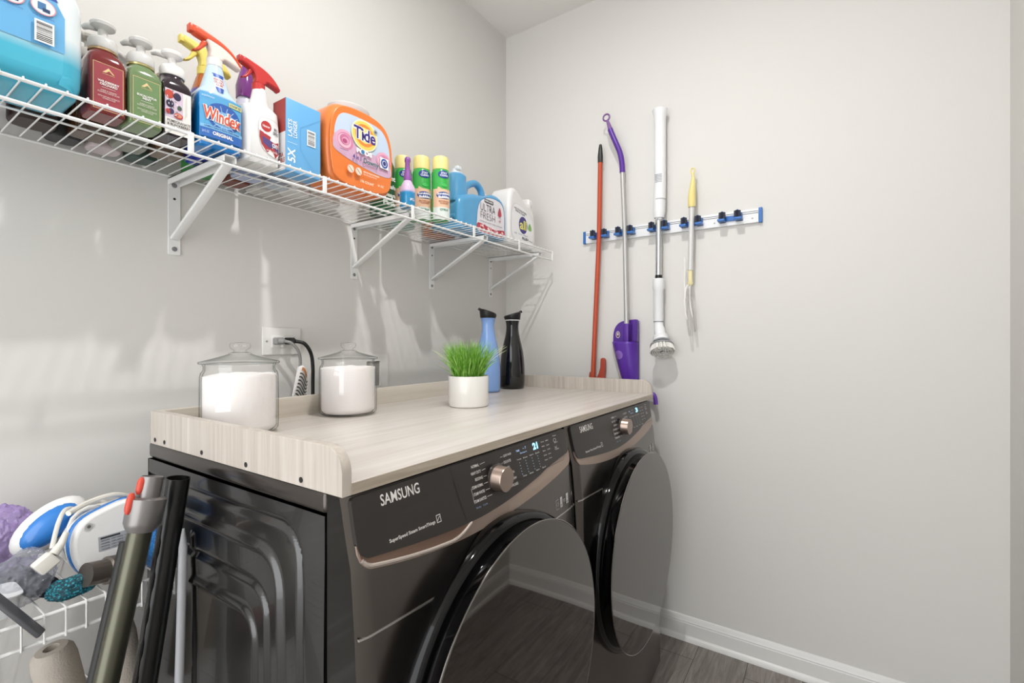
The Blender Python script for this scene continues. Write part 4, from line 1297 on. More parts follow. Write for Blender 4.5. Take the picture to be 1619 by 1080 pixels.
# light blue detergent jug
t = thing('detergent_jug', 'large light blue detergent jug with handle and white spout, near the shelf end', 'jug', (0.190, 1.508, DECK))
KB = mat('4aa3d6', 0.28, coat=0.3)
body = smooth([(-0.160, 0.0), (0.0, 0.0), (0.118, 0.0), (0.130, 0.010), (0.134, 0.05), (0.134, 0.11), (0.128, 0.148), (0.105, 0.170), (0.070, 0.178), (0.045, 0.176), (0.020, 0.166), (0.0, 0.158), (-0.02, 0.156), (-0.050, 0.152), (-0.085, 0.146), (-0.145, 0.125), (-0.166, 0.105), (-0.172, 0.06), (-0.168, 0.010)], True, 4)
kb = jug_body([body], 0.140, 0.022, KB, t)
# spout column and ring handle
M().loft([(0.12, 0.042, 0.044, 2.6, 0, -0.105), (0.160, 0.040, 0.042, 2.4, 0, -0.105), (0.190, 0.036, 0.038, 2.2, 0, -0.105), (0.205, 0.038, 0.040, 2, 0, -0.105), (0.215, 0.038, 0.040, 2, 0, -0.105), (0.222, 0.032, 0.034, 2, 0, -0.105)], KB, 36).build('neck', t)
sp = M().lathe([(0.026, 0.220), (0.026, 0.228), (0.016, 0.232), (0.015, 0.244), (0.0, 0.246)], mat('e6eef2', 0.3), 24, Matrix.Translation((0, -0.105, 0)))
sp.box((0.004, -0.120, 0.238), (0.022, -0.098, 0.252), mat('e6eef2', 0.3), 0.003)
sp.build('spout_cap', t)
M().tube(smooth([(0.0, -0.060, 0.150), (0.0, -0.050, 0.190), (0.0, -0.008, 0.216), (0.0, 0.022, 0.220), (0.0, 0.048, 0.204), (0.0, 0.060, 0.170), (0.0, 0.060, 0.140)], False, 6), [0.014] * 37, KB, 14).build('handle', t)
for z in (0.045, 0.108):
    M().box((-0.045, -0.1745, z - 0.007), (0.05, -0.164, z + 0.007), KB, 0.003).build('grip_rib', t)
d = Decal(0.0008)
lab = smooth([(-0.060, 0.010), (0.02, 0.006), (0.112, 0.010), (0.118, 0.05), (0.118, 0.10), (0.108, 0.135), (0.080, 0.152), (0.020, 0.152), (-0.030, 0.135), (-0.055, 0.105), (-0.064, 0.06)], True, 4)
d.poly([(a * 1.03, 0.078 + (b - 0.078) * 1.05) for a, b in lab], '3b8fc4')
d.poly(lab, 'e9e6ea')
d.poly(smooth([(-0.058, 0.012), (0.02, 0.008), (0.110, 0.012), (0.117, 0.040), (0.06, 0.030), (0.0, 0.036), (-0.06, 0.040)], True, 4), 'c63f4e')
for k in range(26):
    d.ell(-0.05 + 0.16 * random.random(), 0.016 + 0.020 * random.random(), 0.006, 0.005, random.choice(('e88a90', 'f2b8bb', 'b93040', 'f6d7d7')), n=10, rings=1)
    d.h -= 0.0002
d.h += 0.0004
d.rect(-0.018, 0.128, 0.040, 0.142, '222226')
d.text('KIRKLAND', -0.014, 0.1315, 0.036, 0.139, 'f2f2f2', 0.03)
d.text('ULTRA', -0.045, 0.092, 0.052, 0.121, '3a3038', -0.01)
d.text('FRESH', -0.045, 0.061, 0.052, 0.087, '6a5560', -0.015)
d.text('ADVANCED LIQUID FABRIC SOFTENER', -0.052, 0.047, 0.100, 0.052, '443a44', 0.0)
d.poly(smooth([(0.083, 0.128), (0.094, 0.108), (0.094, 0.096), (0.083, 0.090), (0.072, 0.096), (0.072, 0.108)], True, 3), 'c23a50')
d.text('LOADS', 0.072, 0.082, 0.094, 0.086, 'c23a50', 0.0)
d.text('HE', 0.076, 0.068, 0.090, 0.076, 'c23a50', 0.02)
d.build('label', t, flat(0.070))
# bottle behind
t = thing('cleaner_bottle', 'white-capped bottle half hidden behind the light blue jug', 'bottle', (0.085, 1.705, DECK))
M().loft([(0, 0.036, 0.045, 3.5), (0.15, 0.036, 0.045, 3.5), (0.19, 0.024, 0.026, 2.4), (0.212, 0.020, 0.020, 2)], mat('e3e1e2', 0.35), 32).build('bottle', t)
M().lathe([(0.023, 0.210), (0.023, 0.238), (0.021, 0.241), (0, 0.241)], mat('eeecea', 0.35), 24).build('cap', t)
# white detergent bottle
t = thing('detergent_bottle', 'white detergent bottle with oval label at the far end of the shelf', 'bottle', (0.205, 1.772, DECK))
AW = mat('eceae8', 0.3, coat=0.2)
body = smooth([(-0.085, 0.0), (0.0, 0.0), (0.085, 0.0), (0.108, 0.010), (0.114, 0.05), (0.110, 0.12), (0.098, 0.175), (0.082, 0.200), (0.080, 0.225), (0.062, 0.228), (0.058, 0.205), (0.035, 0.200), (0.0, 0.218), (-0.040, 0.242), (-0.070, 0.245), (-0.092, 0.228), (-0.104, 0.18), (-0.112, 0.10), (-0.112, 0.03), (-0.104, 0.008)], True, 4)
hole = smooth([(0.026, 0.176), (0.010, 0.186), (-0.030, 0.205), (-0.052, 0.206), (-0.056, 0.190), (-0.03, 0.178), (0.01, 0.168)], True, 3)
jug_body([body], 0.110, 0.018, AW, t)
M().lathe([(0.020, 0.205), (0.021, 0.225), (0.019, 0.229), (0, 0.230)], mat('f2f0ee', 0.35), 24, Matrix.Translation((0, 0.071, 0))).build('cap', t)
d = Decal(0.0008)
lab = smooth([(-0.088, 0.045), (-0.06, 0.020), (0.0, 0.014), (0.075, 0.018), (0.092, 0.05), (0.088, 0.11), (0.060, 0.150), (0.0, 0.172), (-0.060, 0.178), (-0.086, 0.15), (-0.092, 0.10)], True, 4)
d.poly(lab, 'cfccd0')
d.poly([(a * 0.98, 0.095 + (b - 0.095) * 0.98) for a, b in lab], 'f3f2f2')
d.text('with STAINLIFTERS\nFREE & CLEAR', -0.072, 0.140, 0.030, 0.158, '4a4450', 0.03, rot=-0.12)
d.ell(0.002, 0.094, 0.0345, 0.0375, '3d3488')
d.text('all', -0.025, 0.074, 0.029, 0.116, 'f3ee4a', 0.02)
d.poly(smooth([(0.055, 0.112), (0.045, 0.096), (0.045, 0.082), (0.070, 0.080), (0.070, 0.098)], True, 3), '7cb84a')
d.text('free clear', -0.035, 0.048, 0.040, 0.055, '7a86b8', 0.0)
d.text('PLUS+', -0.006, 0.030, 0.046, 0.042, '33304a', 0.03)
d.text('46 loads', 0.050, 0.030, 0.078, 0.036, '33304a', 0.0)
d.text('HE', -0.070, 0.046, -0.050, 0.054, '7a86a8', 0.0)
d.build('label', t, flat(0.055))
# assorted items lying in the rear row, seen through the wires
def rear_bottle(name, label, cat, x, y, r, h, col, rough=0.4, capc='e8e6e2'):
    t = thing(name, label, cat, (x, y, DECK))
    M().loft([(0, r * 0.92, r * 0.92, 3), (0.004, r, r, 3), (h * 0.75, r, r, 3), (h * 0.9, r * 0.5, r * 0.5, 2)], mat(col, rough), 28).build('bottle', t)
    M().lathe([(r * 0.5, h * 0.88), (r * 0.5, h), (0, h)], mat(capc, 0.4), 20).build('cap', t)
rear_bottle('cleaner_bottle', 'dark brown bottle in the rear row behind the big jug', 'bottle', 0.095, 0.250, 0.034, 0.15, '3a2a22', capc='3a2a22')
rear_bottle('cleaner_bottle', 'deep blue bottle in the rear row, left end behind the big jug', 'bottle', 0.095, 0.160, 0.045, 0.20, '2c5aa0')
rear_bottle('cleaner_bottle', 'green bottle at the wall, behind the yellow-trigger spray', 'bottle', 0.060, 0.560, 0.036, 0.16, '2f9a3a')
rear_bottle('cleaner_bottle', 'white bottle in the rear row, behind the blue carton', 'bottle', 0.105, 0.790, 0.037, 0.16, 'd8d6d2')
rear_bottle('cleaner_bottle', 'white bottle in the rear row, behind the orange tub', 'bottle', 0.085, 0.900, 0.040, 0.18, 'dedcd8')
rear_bottle('cleaner_bottle', 'small black bottle added against the wall to close a lit gap behind the red soap', 'bottle', 0.048, 0.305, 0.030, 0.12, '2a2a2c', capc='2a2a2c')  # the small wall-side bottles are added to block light between the rear items
rear_bottle('cleaner_bottle', 'small pinkish white bottle added against the wall to close a lit gap behind the green soap', 'bottle', 0.046, 0.372, 0.030, 0.12, 'cdbfc0')
rear_bottle('cleaner_bottle', 'small dark green bottle added against the wall to close a lit gap behind the dark purple soap', 'bottle', 0.046, 0.440, 0.030, 0.12, '2f4a42', capc='222222')
rear_bottle('cleaner_bottle', 'small reddish brown bottle added against the wall to close a lit gap behind the purple-topped bottle', 'bottle', 0.058, 0.648, 0.032, 0.12, '7a3a2a')
rear_bottle('cleaner_bottle', 'small pale grey bottle added against the wall to close a lit gap behind the blue carton', 'bottle', 0.046, 0.722, 0.034, 0.12, 'cfccc8')
rear_bottle('cleaner_bottle', 'pale teal bottle at the wall behind the green cans', 'bottle', 0.070, 1.240, 0.040, 0.17, 'a9c4bc')

# ------------------------------------------------------------ tool rack on the far wall
RY = FARY
rk = thing('tool_rack', 'white and blue wall rack with five grips for broom handles', 'tool rack', (0.8105, RY, 1.701))
q = M().box((-0.356, -0.0125, -0.026), (0.356, -0.0003, 0.027), mat('eff0f1', 0.3), 0.001)
q.build('rail', rk)
gq = M()
for z in (0.010, 0.017):
    gq.box((-0.355, -0.0135, z - 0.0008), (0.355, -0.0124, z + 0.0008), mat('3a3d42', 0.4))
gq.build('slot_line', rk)
for sgn in (-1, 1):
    M().box((sgn * 0.362 - 0.006, -0.0155, -0.0275), (sgn * 0.362 + 0.006, -0.0003, 0.0285), mat('1e6fc0', 0.35), 0.001).build('end_cap', rk)
for x in (0.30, 0.335, 0.20):
    M().box((x - 0.0025, -0.0138, -0.012), (x + 0.0025, -0.0126, -0.007), mat('9a9a9a', 0.4, 0.5)).build('screw', rk)
BL, DKB = mat('2a72c4', 0.35), mat('23283a', 0.5)
GX = [0.530, 0.6485, 0.7955, 0.927, 1.0705]
for k, gx in enumerate(GX):
    x = gx - 0.8105
    h = plate([[(x - 0.043, -0.012), (x - 0.040, 0.006), (x - 0.030, 0.012), (x + 0.030, 0.012), (x + 0.040, 0.006), (x + 0.043, -0.012), (x + 0.018, -0.013), (x + 0.015, -0.004), (x - 0.015, -0.004), (x - 0.018, -0.013)]], 0.030 if k != 9 else 0.03, 0.002, BL, Matrix.Translation((0, -0.0285, 0)), A=XZ).build('grip_holder', rk) if False else None
    g = M()
    for sgn in (-1, 1):
        cxx = x + sgn * 0.030
        g.box((cxx - 0.013, -0.056, -0.014), (cxx + 0.013, -0.0138, -0.005), BL, 0.002)
        g.box((cxx - 0.011, -0.030, -0.014), (cxx + 0.011, -0.0138, 0.016), BL, 0.002)
    g.box((x - 0.020, -0.020, -0.010), (x + 0.020, -0.0138, 0.010), BL, 0.001)
    h = g.build('grip_holder', rk)
    for sgn in (-1, 1):
        r_ = M()
        nn = 40
        prof = []
        cxx = x + sgn * 0.0270
        vs, fs = [], []
        for zz in (-0.0045, 0.020):
            for j in range(nn):
                a = 2 * PI * j / nn
                rr = 0.0112 + (0.0008 if j % 2 else -0.0008)
                vs.append((cxx + rr * math.cos(a), -0.045 + rr * math.sin(a), zz))
        for j in range(nn):
            fs.append([j, (j + 1) % nn, nn + (j + 1) % nn, nn + j])
        fs += [list(range(nn))[::-1], list(range(nn, 2 * nn))]
        r_.add(vs, fs, DKB, False)
        r_.lathe([(0.004, 0.020), (0.004, 0.024), (0, 0.0245)], BL, 12, Matrix.Translation((cxx, -0.045, 0)))
        r_.build('roller', h)

# ------------------------------------------------------------ tools held in the rack
PYY = RY - 0.045
# red broom-type tool
t = thing('red_handled_tool', 'cleaning tool with thin red pole and black tip, leftmost on the rack', 'cleaning tool', (0, 0, 0))
RED = mat('c4481f', 0.3)
M().tube([(0.5400, PYY, 2.025), (0.5345, PYY, 1.70), (0.5055, PYY, 1.09), (0.4990, PYY, 0.96)], 0.0105, RED, 16).build('pole', t)
M().tube([(0.5398, PYY, 2.020), (0.5402, PYY, 2.045), (0.5410, PYY, 2.085), (0.5410, PYY, 2.100), (0.5410, PYY, 2.103)], [0.0115, 0.0122, 0.0085, 0.0060, 0.002], mat('2b2d2d', 0.35), 16).build('tip', t)
q = plate([smooth([(0.478, 0.96), (0.477, 1.05), (0.481, 1.085), (0.490, 1.075), (0.515, 1.060), (0.532, 1.105), (0.534, 1.145), (0.553, 1.146), (0.556, 1.12), (0.552, 1.05), (0.548, 0.96)], True, 2)], 0.016, 0.003, mat('b8442a', 0.4), Matrix.Translation((0, RY - 0.022, 0)), A=XZ)
q.build('bracket_head', t)
# purple dustpan / scooper
t = thing('long_handled_dustpan', 'purple dustpan on a silver pole with a curved purple grip and ring', 'dustpan', (0, 0, 0))
PUR = mat('5b2a9e', 0.3)
M().tube([(0.6425, PYY, 1.960), (0.6535, PYY, 1.69), (0.6570, PYY, 1.51), (0.6620, PYY, 1.290)], [0.0098, 0.0098, 0.0098, 0.0105], mat('c3c2c0', 0.35, 0.5), 16).build('pole', t)
M().tube(smooth([(0.6425, PYY, 1.955), (0.6410, PYY, 1.995), (0.634, PYY - 0.004, 2.040), (0.618, PYY - 0.010, 2.085), (0.602, PYY - 0.014, 2.125), (0.593, PYY - 0.016, 2.150)], False, 5), 0.0118, PUR, 16).build('grip', t)
rg = M().tube([(0.576 + 0.0145 * math.cos(a * PI / 12), PYY - 0.018, 2.205 + 0.0145 * math.sin(a * PI / 12)) for a in range(24)], 0.0038, mat('7a4c92', 0.3), 8, closed=True)
rg.tube([(0.594, PYY - 0.016, 2.148), (0.587, PYY - 0.018, 2.172), (0.580, PYY - 0.018, 2.192)], [0.011, 0.008, 0.006], mat('8a62a4', 0.3), 10)
rg.build('hang_ring', t)
# scoop: back plate tapering down, folded sides, front pocket
bk = smooth([(0.5880, 1.222), (0.5900, 1.262), (0.602, 1.292), (0.625, 1.310), (0.660, 1.316), (0.696, 1.318), (0.703, 1.300), (0.704, 1.222)], False, 4) + [(0.704, 0.985), (0.66, 0.985), (0.635, 1.070), (0.600, 1.165)]
plate([bk], 0.005, 0.001, PUR, Matrix.Translation((0, RY - 0.012, 0)), A=XZ).build('back_plate', t)
def pocket(u, v):
    z = 0.985 + (1.222 - 0.985) * v
    lx = 0.588 + (0.655 - 0.588) * max(0, (1.222 - z) / 0.24) ** 1.15
    x = lx + (0.704 - lx) * u
    b = 0.052 * (1 - (2 * u - 1) ** 4) * (0.35 + 0.65 * v)
    return (x, RY - 0.015 - b, z)
pk = M().grid(28, 24, pocket, mat('5f2ea8', 0.28))
pk = solidify(pk.build('scoop', t), 0.003, 1)
M().grid(2, 12, lambda u, v: (0.704, RY - 0.012 - 0.05 * u * (1 - 0.3 * v), 1.222 + 0.09 * v), PUR).build('side_wing', t)
solidify(bpy.data.objects[t.children[-1].name], 0.002)
M().box((0.650, PYY - 0.013, 1.215), (0.674, RY - 0.016, 1.300), PUR, 0.004).build('pole_socket', t)
d = Decal(0.001, 0.0003)
d.ell(0.632, 1.165, 0.0185, 0.0185, '9a70cc')
for r in (0.013, 0.008, 0.004):
    d.ring(0.632, 1.165, r, r, 0.0015, '7d50b8')
def on_scoop(x, z, h):
    v = (z - 0.985) / 0.237
    lx = 0.588 + 0.067 * max(0, (1.222 - z) / 0.24) ** 1.15
    return (x, pocket((x - lx) / (0.704 - lx), v)[1] - 0.0034 - h, z)
d.build('round_emblem', t, on_scoop)
d = Decal(0.001, 0.0003)
d.ell(0.611, 1.253, 0.0095, 0.015, 'e9dfe8')
d.ell(0.611, 1.253, 0.007, 0.012, '6a2a4a')
d.ell(0.611, 1.255, 0.0035, 0.006, 'e9dfe8')
d.build('round_sticker', t, lambda u, v, h: (u, RY - 0.0150 - h, v))
M().tube(smooth([(0.704, RY - 0.03, 1.01), (0.735, RY - 0.035, 1.005), (0.770, RY - 0.04, 1.004), (0.784, RY - 0.045, 0.99), (0.788, RY - 0.045, 0.96)], False, 5), 0.009, mat('6a3ab0', 0.3), 12).build('scoop_lip', t)
# electric scrubber
t = thing('electric_scrubber', 'white long electric scrubber with round bristle head, middle of the rack', 'scrubber', (0, 0, 0))
SW = mat('eff0f2', 0.3)
SY = RY - 0.046
M().tube([(0.8050, SY, 2.186), (0.8050, SY, 2.182), (0.8050, SY, 2.160), (0.8050, SY, 2.140), (0.8050, SY, 1.86), (0.8035, SY, 1.82), (0.8020, SY, 1.76), (0.8010, SY, 1.735)], [0.028, 0.0315, 0.0255, 0.0235, 0.0235, 0.0245, 0.024, 0.020], SW, 28).build('upper_handle', t)
M().tube([(0.8045, SY, 1.812), (0.8045, SY, 1.808)], 0.0250, mat('b5b8bc', 0.3), 28).build('joint_ring', t)
M().tube([(0.8010, SY, 1.748), (0.8005, SY, 1.7275)], 0.0145, SW, 24).build('lock_collar', t)
M().tube([(0.8003, SY, 1.730), (0.7990, SY, 1.49)], 0.0125, mat('d6d8da', 0.12, 0.9), 24).build('chrome_tube', t)
M().tube([(0.7995, SY, 1.498), (0.7995, SY, 1.484)], 0.0142, BLACK, 20).build('seal', t)
M().tube([(0.7990, SY, 1.484), (0.7990, SY, 1.480), (0.7990, SY, 1.44), (0.7990, SY, 1.435), (0.7985, SY, 1.31), (0.7985, SY, 1.305)], [0.020, 0.0235, 0.0235, 0.0205, 0.0205, 0.019], SW, 28).build('lower_body', t)
M().tube([(0.7985, SY, 1.307), (0.7985, SY, 1.303)], 0.0198, mat('8d9095', 0.3), 24).build('seam_ring', t)
M().tube(smooth([(0.7985, SY, 1.304), (0.803, SY - 0.004, 1.275), (0.809, SY - 0.008, 1.245), (0.813, SY - 0.012, 1.228)], False, 3), [0.0185] * 3 + [0.022] * 3 + [0.030] * 3 + [0.033], SW, 28).build('motor_neck', t)
HA = Matrix.Translation((0.8155, SY - 0.014, 1.222)) @ Matrix.Rotation(math.radians(180), 4, 'Y') @ Matrix.Rotation(math.radians(26), 4, 'X') @ Matrix.Rotation(math.radians(-12), 4, 'Y') @ Matrix.Scale(0.97, 4)
M().lathe([(0.0, -0.004), (0.034, -0.003), (0.035, 0.004), (0.030, 0.006), (0.030, 0.012), (0.048, 0.016), (0.049, 0.024), (0.0, 0.024)], mat('8f9193', 0.35), 40, HA).build('brush_disc', t)
bs = M()
rnd = random.Random(11)
for ring_, cnt in ((0.045, 60), (0.038, 48), (0.031, 40), (0.023, 28), (0.015, 18)):
    for j in range(cnt):
        a = 2 * PI * j / cnt + rnd.uniform(-0.03, 0.03)
        c, s = math.cos(a), math.sin(a)
        sp_ = 1.10 if ring_ > 0.04 else 1.03
        bs.tube([(ring_ * c, ring_ * s, 0.022), (ring_ * sp_ * c, ring_ * sp_ * s, 0.050 + rnd.uniform(-0.002, 0.002))], [0.0020, 0.0024], mat('eeece6', 0.6), 5, HA)
b_ = bs.build('bristles', t)
b_['kind'] = 'stuff'
d = Decal(0.0006, 0.0002)
for k in range(6):
    d.rect(-0.014, 1.878 + k * 0.006, 0.014, 1.8805 + k * 0.006, '9a9ca2', 8, 1)
d.text('c', -0.004, 1.722, 0.004, 1.730, '55585c', 0.02)
d.build('spec_label', t, lambda u, v, h: (0.8045 + (0.0236 + h) * math.sin(u / 0.0236), SY - (0.0236 + h) * math.cos(u / 0.0236), v))
# yellow handled tool
t = thing('yellow_duster_handle', 'duster frame with yellow grip and white wire prongs, rightmost tool on the rack', 'duster', (0, 0, 0))
YE = mat('efdc86', 0.35)
M().tube([(0.9315, PYY, 1.760), (0.9310, PYY, 1.775), (0.9320, PYY, 1.81), (0.9355, PYY, 1.855), (0.9370, PYY, 1.880), (0.9350, PYY, 1.895)], [0.0140, 0.0150, 0.0145, 0.0100, 0.0060, 0.0045], YE, 18).build('grip', t)
M().tube([(0.9345 + 0.0075 * math.cos(a * PI / 10), PYY, 1.905 + 0.011 * math.sin(a * PI / 10)) for a in range(20)], 0.0028, YE, 8, closed=True).build('hang_loop', t)
M().tube([(0.9315, PYY, 1.765), (0.9285, PYY, 1.63), (0.9255, PYY, 1.508)], 0.0105, mat('d9d8d6', 0.35, 0.2), 16).build('pole', t)
M().tube([(0.9255, PYY, 1.512), (0.9255, PYY, 1.495), (0.9260, PYY, 1.47), (0.9260, PYY, 1.455), (0.9260, PYY, 1.448)], [0.0075, 0.0085, 0.0085, 0.0115, 0.008], mat('eee2a8', 0.4), 16).build('ferrule', t)
w = M()
w.tube(smooth([(0.9260, PYY, 1.455), (0.912, PYY - 0.004, 1.44), (0.905, PYY - 0.006, 1.39), (0.910, PYY - 0.006, 1.33), (0.916, PYY - 0.004, 1.31)], False, 6), 0.0032, mat('f2f0ec', 0.35), 8)
w.tube(smooth([(0.908, PYY - 0.004, 1.395), (0.904, PYY - 0.006, 1.46), (0.906, PYY - 0.006, 1.52), (0.904, PYY - 0.006, 1.56)], False, 6), 0.0024, mat('f2f0ec', 0.35), 8)
w.tube(smooth([(0.9265, PYY, 1.452), (0.922, PYY, 1.42), (0.926, PYY - 0.003, 1.37), (0.936, PYY - 0.004, 1.32)], False, 6), 0.0032, mat('f2f0ec', 0.35), 8)
w.build('wire_loop', t)
w = M()
w.tube([(0.917, PYY - 0.004, 1.435), (0.918, PYY - 0.005, 1.30), (0.924, PYY - 0.005, 1.245), (0.929, PYY - 0.005, 1.245), (0.927, PYY - 0.004, 1.30), (0.920, PYY - 0.004, 1.435)], 0.0022, mat('c9c7c2', 0.35, 0.4), 8)
w.tube([(0.930, PYY - 0.004, 1.400), (0.938, PYY - 0.005, 1.30), (0.942, PYY - 0.005, 1.262), (0.948, PYY - 0.005, 1.264), (0.944, PYY - 0.004, 1.31), (0.934, PYY - 0.004, 1.400)], 0.0022, mat('c9c7c2', 0.35, 0.4), 8)
w.build('prong', t)

# ------------------------------------------------------------ lower left: vacuum tubes
def frame_to(p, q):
    d = (Vector(q) - Vector(p))
    return Matrix.Translation(p) @ d.to_track_quat('Z', 'Y').to_matrix().to_4x4(), d.length
# silver-green wand
A_, B_ = Vector((0.476, 0.117, 0.012)), Vector((0.408, 0.333, 0.958))
T, L = frame_to(A_, B_)
t = thing('vacuum_wand', 'olive-silver vacuum wand with grey head and red latches, leaning on the shelf', 'vacuum wand', (0, 0, 0))
OL = mat('605f51', 0.28, 0.85)
M().lathe([(0.0178, 0), (0.0178, L * 0.955)], OL, 32, T).build('tube', t)
DK = mat('1b1b1a', 0.5)
M().tube([(T @ Vector((0.0175 * math.cos(a), 0.0175 * math.sin(a), z))) for a, z in ((0.5, 0.0), (0.5, L * 0.92))], 0.009, DK, 10).build('cable_channel', t)
hd = M().lathe([(0.019, L * 0.937), (0.0235, L * 0.945), (0.0265, L * 0.952), (0.0285, L * 0.992), (0.024, L * 0.995)], mat('8e8a88', 0.3, 0.6), 32, T)
hd.lathe([(0.017, L * 0.99), (0.017, L * 1.030), (0.015, L * 1.031), (0.014, L * 0.99)], mat('8e8a88', 0.3, 0.6), 32, T)
hd = hd.build('wand_head', t)
# latches face the camera side
cdir = (Vector((1.383, 0, 1.22)) - B_)
loc = (T.to_3x3().inverted() @ cdir)
la = math.atan2(loc.y, loc.x)
RDm = mat('d5432a', 0.35)
for z0, z1, rr, off in ((L * 1.000, L * 1.029, 0.0165, -0.95), (L * 0.968, L * 1.003, 0.0275, -0.95)):
    a = la + off
    p0, p1 = T @ Vector((rr * math.cos(a), rr * math.sin(a), z0)), T @ Vector((rr * math.cos(a), rr * math.sin(a), z1))
    pts = [p0.lerp(p1, k / 6) for k in range(7)]
    M().tube(pts, [0.003, 0.0055, 0.0062, 0.0060, 0.0062, 0.0055, 0.003], RDm, 14).build('latch', t)
# black wand
A_, B_ = Vector((0.296, 0.284, 0.012)), Vector((0.371, 0.392, 0.966))
T, L = frame_to(A_, B_)
t = thing('vacuum_tube', 'plain black vacuum tube leaning between the silver wand and the washer', 'vacuum tube', (0, 0, 0))
M().lathe([(0.0, 0), (0.0195, 0), (0.0195, L), (0.0175, L), (0.0175, L - 0.04), (0.0, L - 0.04)], mat('141413', 0.35, coat=0.2), 32, T).build('tube', t)
ch = M()
ch.tube([T @ Vector((0.0195 * math.cos(2.6), 0.0195 * math.sin(2.6), 0.05 + k * 0.01)) for k in range(84)], [0.0035 if k % 6 < 3 else 0.0015 for k in range(84)], BLACK, 8)
ch.build('notched_strip', t)
# white flat strip
t = thing('white_pole', 'white flat strip standing upright beside the washer cabinet', 'pole', (0, 0, 0))
M().tube([(0.355, 0.393, 0.0), (0.366, 0.393, 0.35), (0.3735, 0.393, 0.591), (0.389, 0.393, 0.84), (0.391, 0.393, 0.875)], [0.0075, 0.0075, 0.0075, 0.0070, 0.002], mat('c9cbd1', 0.4), 12).build('strip', t)

# ------------------------------------------------------------ lower shelf contents
# corded white/blue appliance on its side
FACE = Vector((1.0, 0.06, 0.10)).normalized()
rot = FACE.to_track_quat('X', 'Z').to_matrix().to_4x4()
t = thing('corded_appliance', 'white and blue corded appliance lying on its side with its cord wrapped round', 'appliance', (0.255, 0.318, LDECK + 0.0745), 0)
AP = mat('f2f1ef', 0.28)
BLU = mat('1f7fd6', 0.2, coat=0.3)
foot = smooth([(-0.047, -0.030), (-0.030, -0.060), (0.0, -0.070), (0.032, -0.060), (0.050, -0.030), (0.055, 0.010), (0.054, 0.048), (0.040, 0.062), (0.0, 0.056), (-0.036, 0.040), (-0.050, 0.010)], True, 4)
plate([foot], 0.022, 0.006, AP, rot).build('base', t)
plate([[(a * 1.02, b * 1.02) for a, b in foot]], 0.014, 0.004, BLU, rot @ Matrix.Translation((-0.016, 0, 0))).build('blue_band', t)
plate([[(a * 0.98, b * 0.98) for a, b in foot]], 0.018, 0.006, AP, rot @ Matrix.Translation((-0.030, 0, 0))).build('middle_shell', t)
M().lathe([(0.036, 0), (0.036, 0.05)], BLU, 28, rot @ Matrix.Translation((-0.088, -0.002, 0.006)) @ Matrix.Rotation(PI / 2, 4, 'Y')).build('core', t)
top_ = [(a * 0.98, b * 0.98 + 0.004) for a, b in foot]
def ellipsoid(sx, sy, sz, m, T):
    return M().lathe([(max(1e-5, math.sin(PI * k / 14)), -math.cos(PI * k / 14)) for k in range(15)], m, 32, T @ Matrix.Diagonal((sx, sy, sz, 1)))
HD = Matrix.Translation((-0.090, -0.058, 0.022)) @ Matrix.Rotation(math.radians(38), 4, 'X')
ellipsoid(0.034, 0.062, 0.036, AP, HD).build('rear_shell', t)
ellipsoid(0.030, 0.052, 0.029, BLU, HD @ Matrix.Translation((0.009, 0.0, 0.003))).build('rear_window', t)['label'] = 'glossy blue rear dome'
d = Decal(0.0005, 0.0002)
d.rect(-0.015, -0.020, 0.040, 0.006, 'aeb1b6')
d.rect(-0.012, 0.001, 0.018, 0.004, '3a3a3e')
for k in range(4):
    d.text('MODEL 120V 60HZ 1200W', -0.011, -0.0035 - k * 0.005, 0.036, -0.001 - k * 0.005, '2f2f33', 0.0)
for (u, v) in ((-0.028, 0.030), (-0.022, -0.044)):
    d.ell(u, v, 0.006, 0.006, 'b9b8b4')
    d.ell(u, v, 0.003, 0.003, '6d6c69')
d.build('rating_label', t, lambda u, v, h: (rot @ Vector((0.011 + h, u, v))))
CW = mat('e9e5db', 0.45)
cb = M()
pts = []
for k in range(100):
    a = 2 * PI * k / 24
    s = k / 100
    rr = 0.047 + 0.006 * math.sin(k * 0.7)
    pts.append(rot @ Vector((-0.055 - 0.024 * math.sin(s * 9), rr * 1.0 * math.cos(a), 0.004 + rr * 1.08 * math.sin(a))))
cb.tube(pts, 0.0036, CW, 8)
cb.tube(smooth([rot @ Vector(p) for p in ((-0.05, -0.02, 0.052), (-0.03, -0.045, 0.064), (0.0, -0.065, 0.050), (0.010, -0.078, 0.010))], False, 6), 0.0036, CW, 8)
cb.tube(smooth([rot @ Vector(p) for p in ((0.010, -0.055, 0.062), (-0.01, -0.02, 0.070), (-0.02, 0.02, 0.072), (-0.03, 0.05, 0.060))], False, 6), 0.0050, CW, 8)
cb.build('cord', t)
pg = M().box((-0.010, -0.014, -0.010), (0.010, 0.014, 0.014), CW, 0.003, rot @ Matrix.Translation((0.018, -0.088, -0.012)) @ Matrix.Rotation(0.6, 4, 'X'))
pg.tube([rot @ Vector((0.016, -0.078, 0.0)), rot @ Vector((0.012, -0.066, 0.014)), rot @ Vector((0.008, -0.058, 0.03))], [0.0075, 0.006, 0.0045], CW, 10)
pg.build('plug', t)

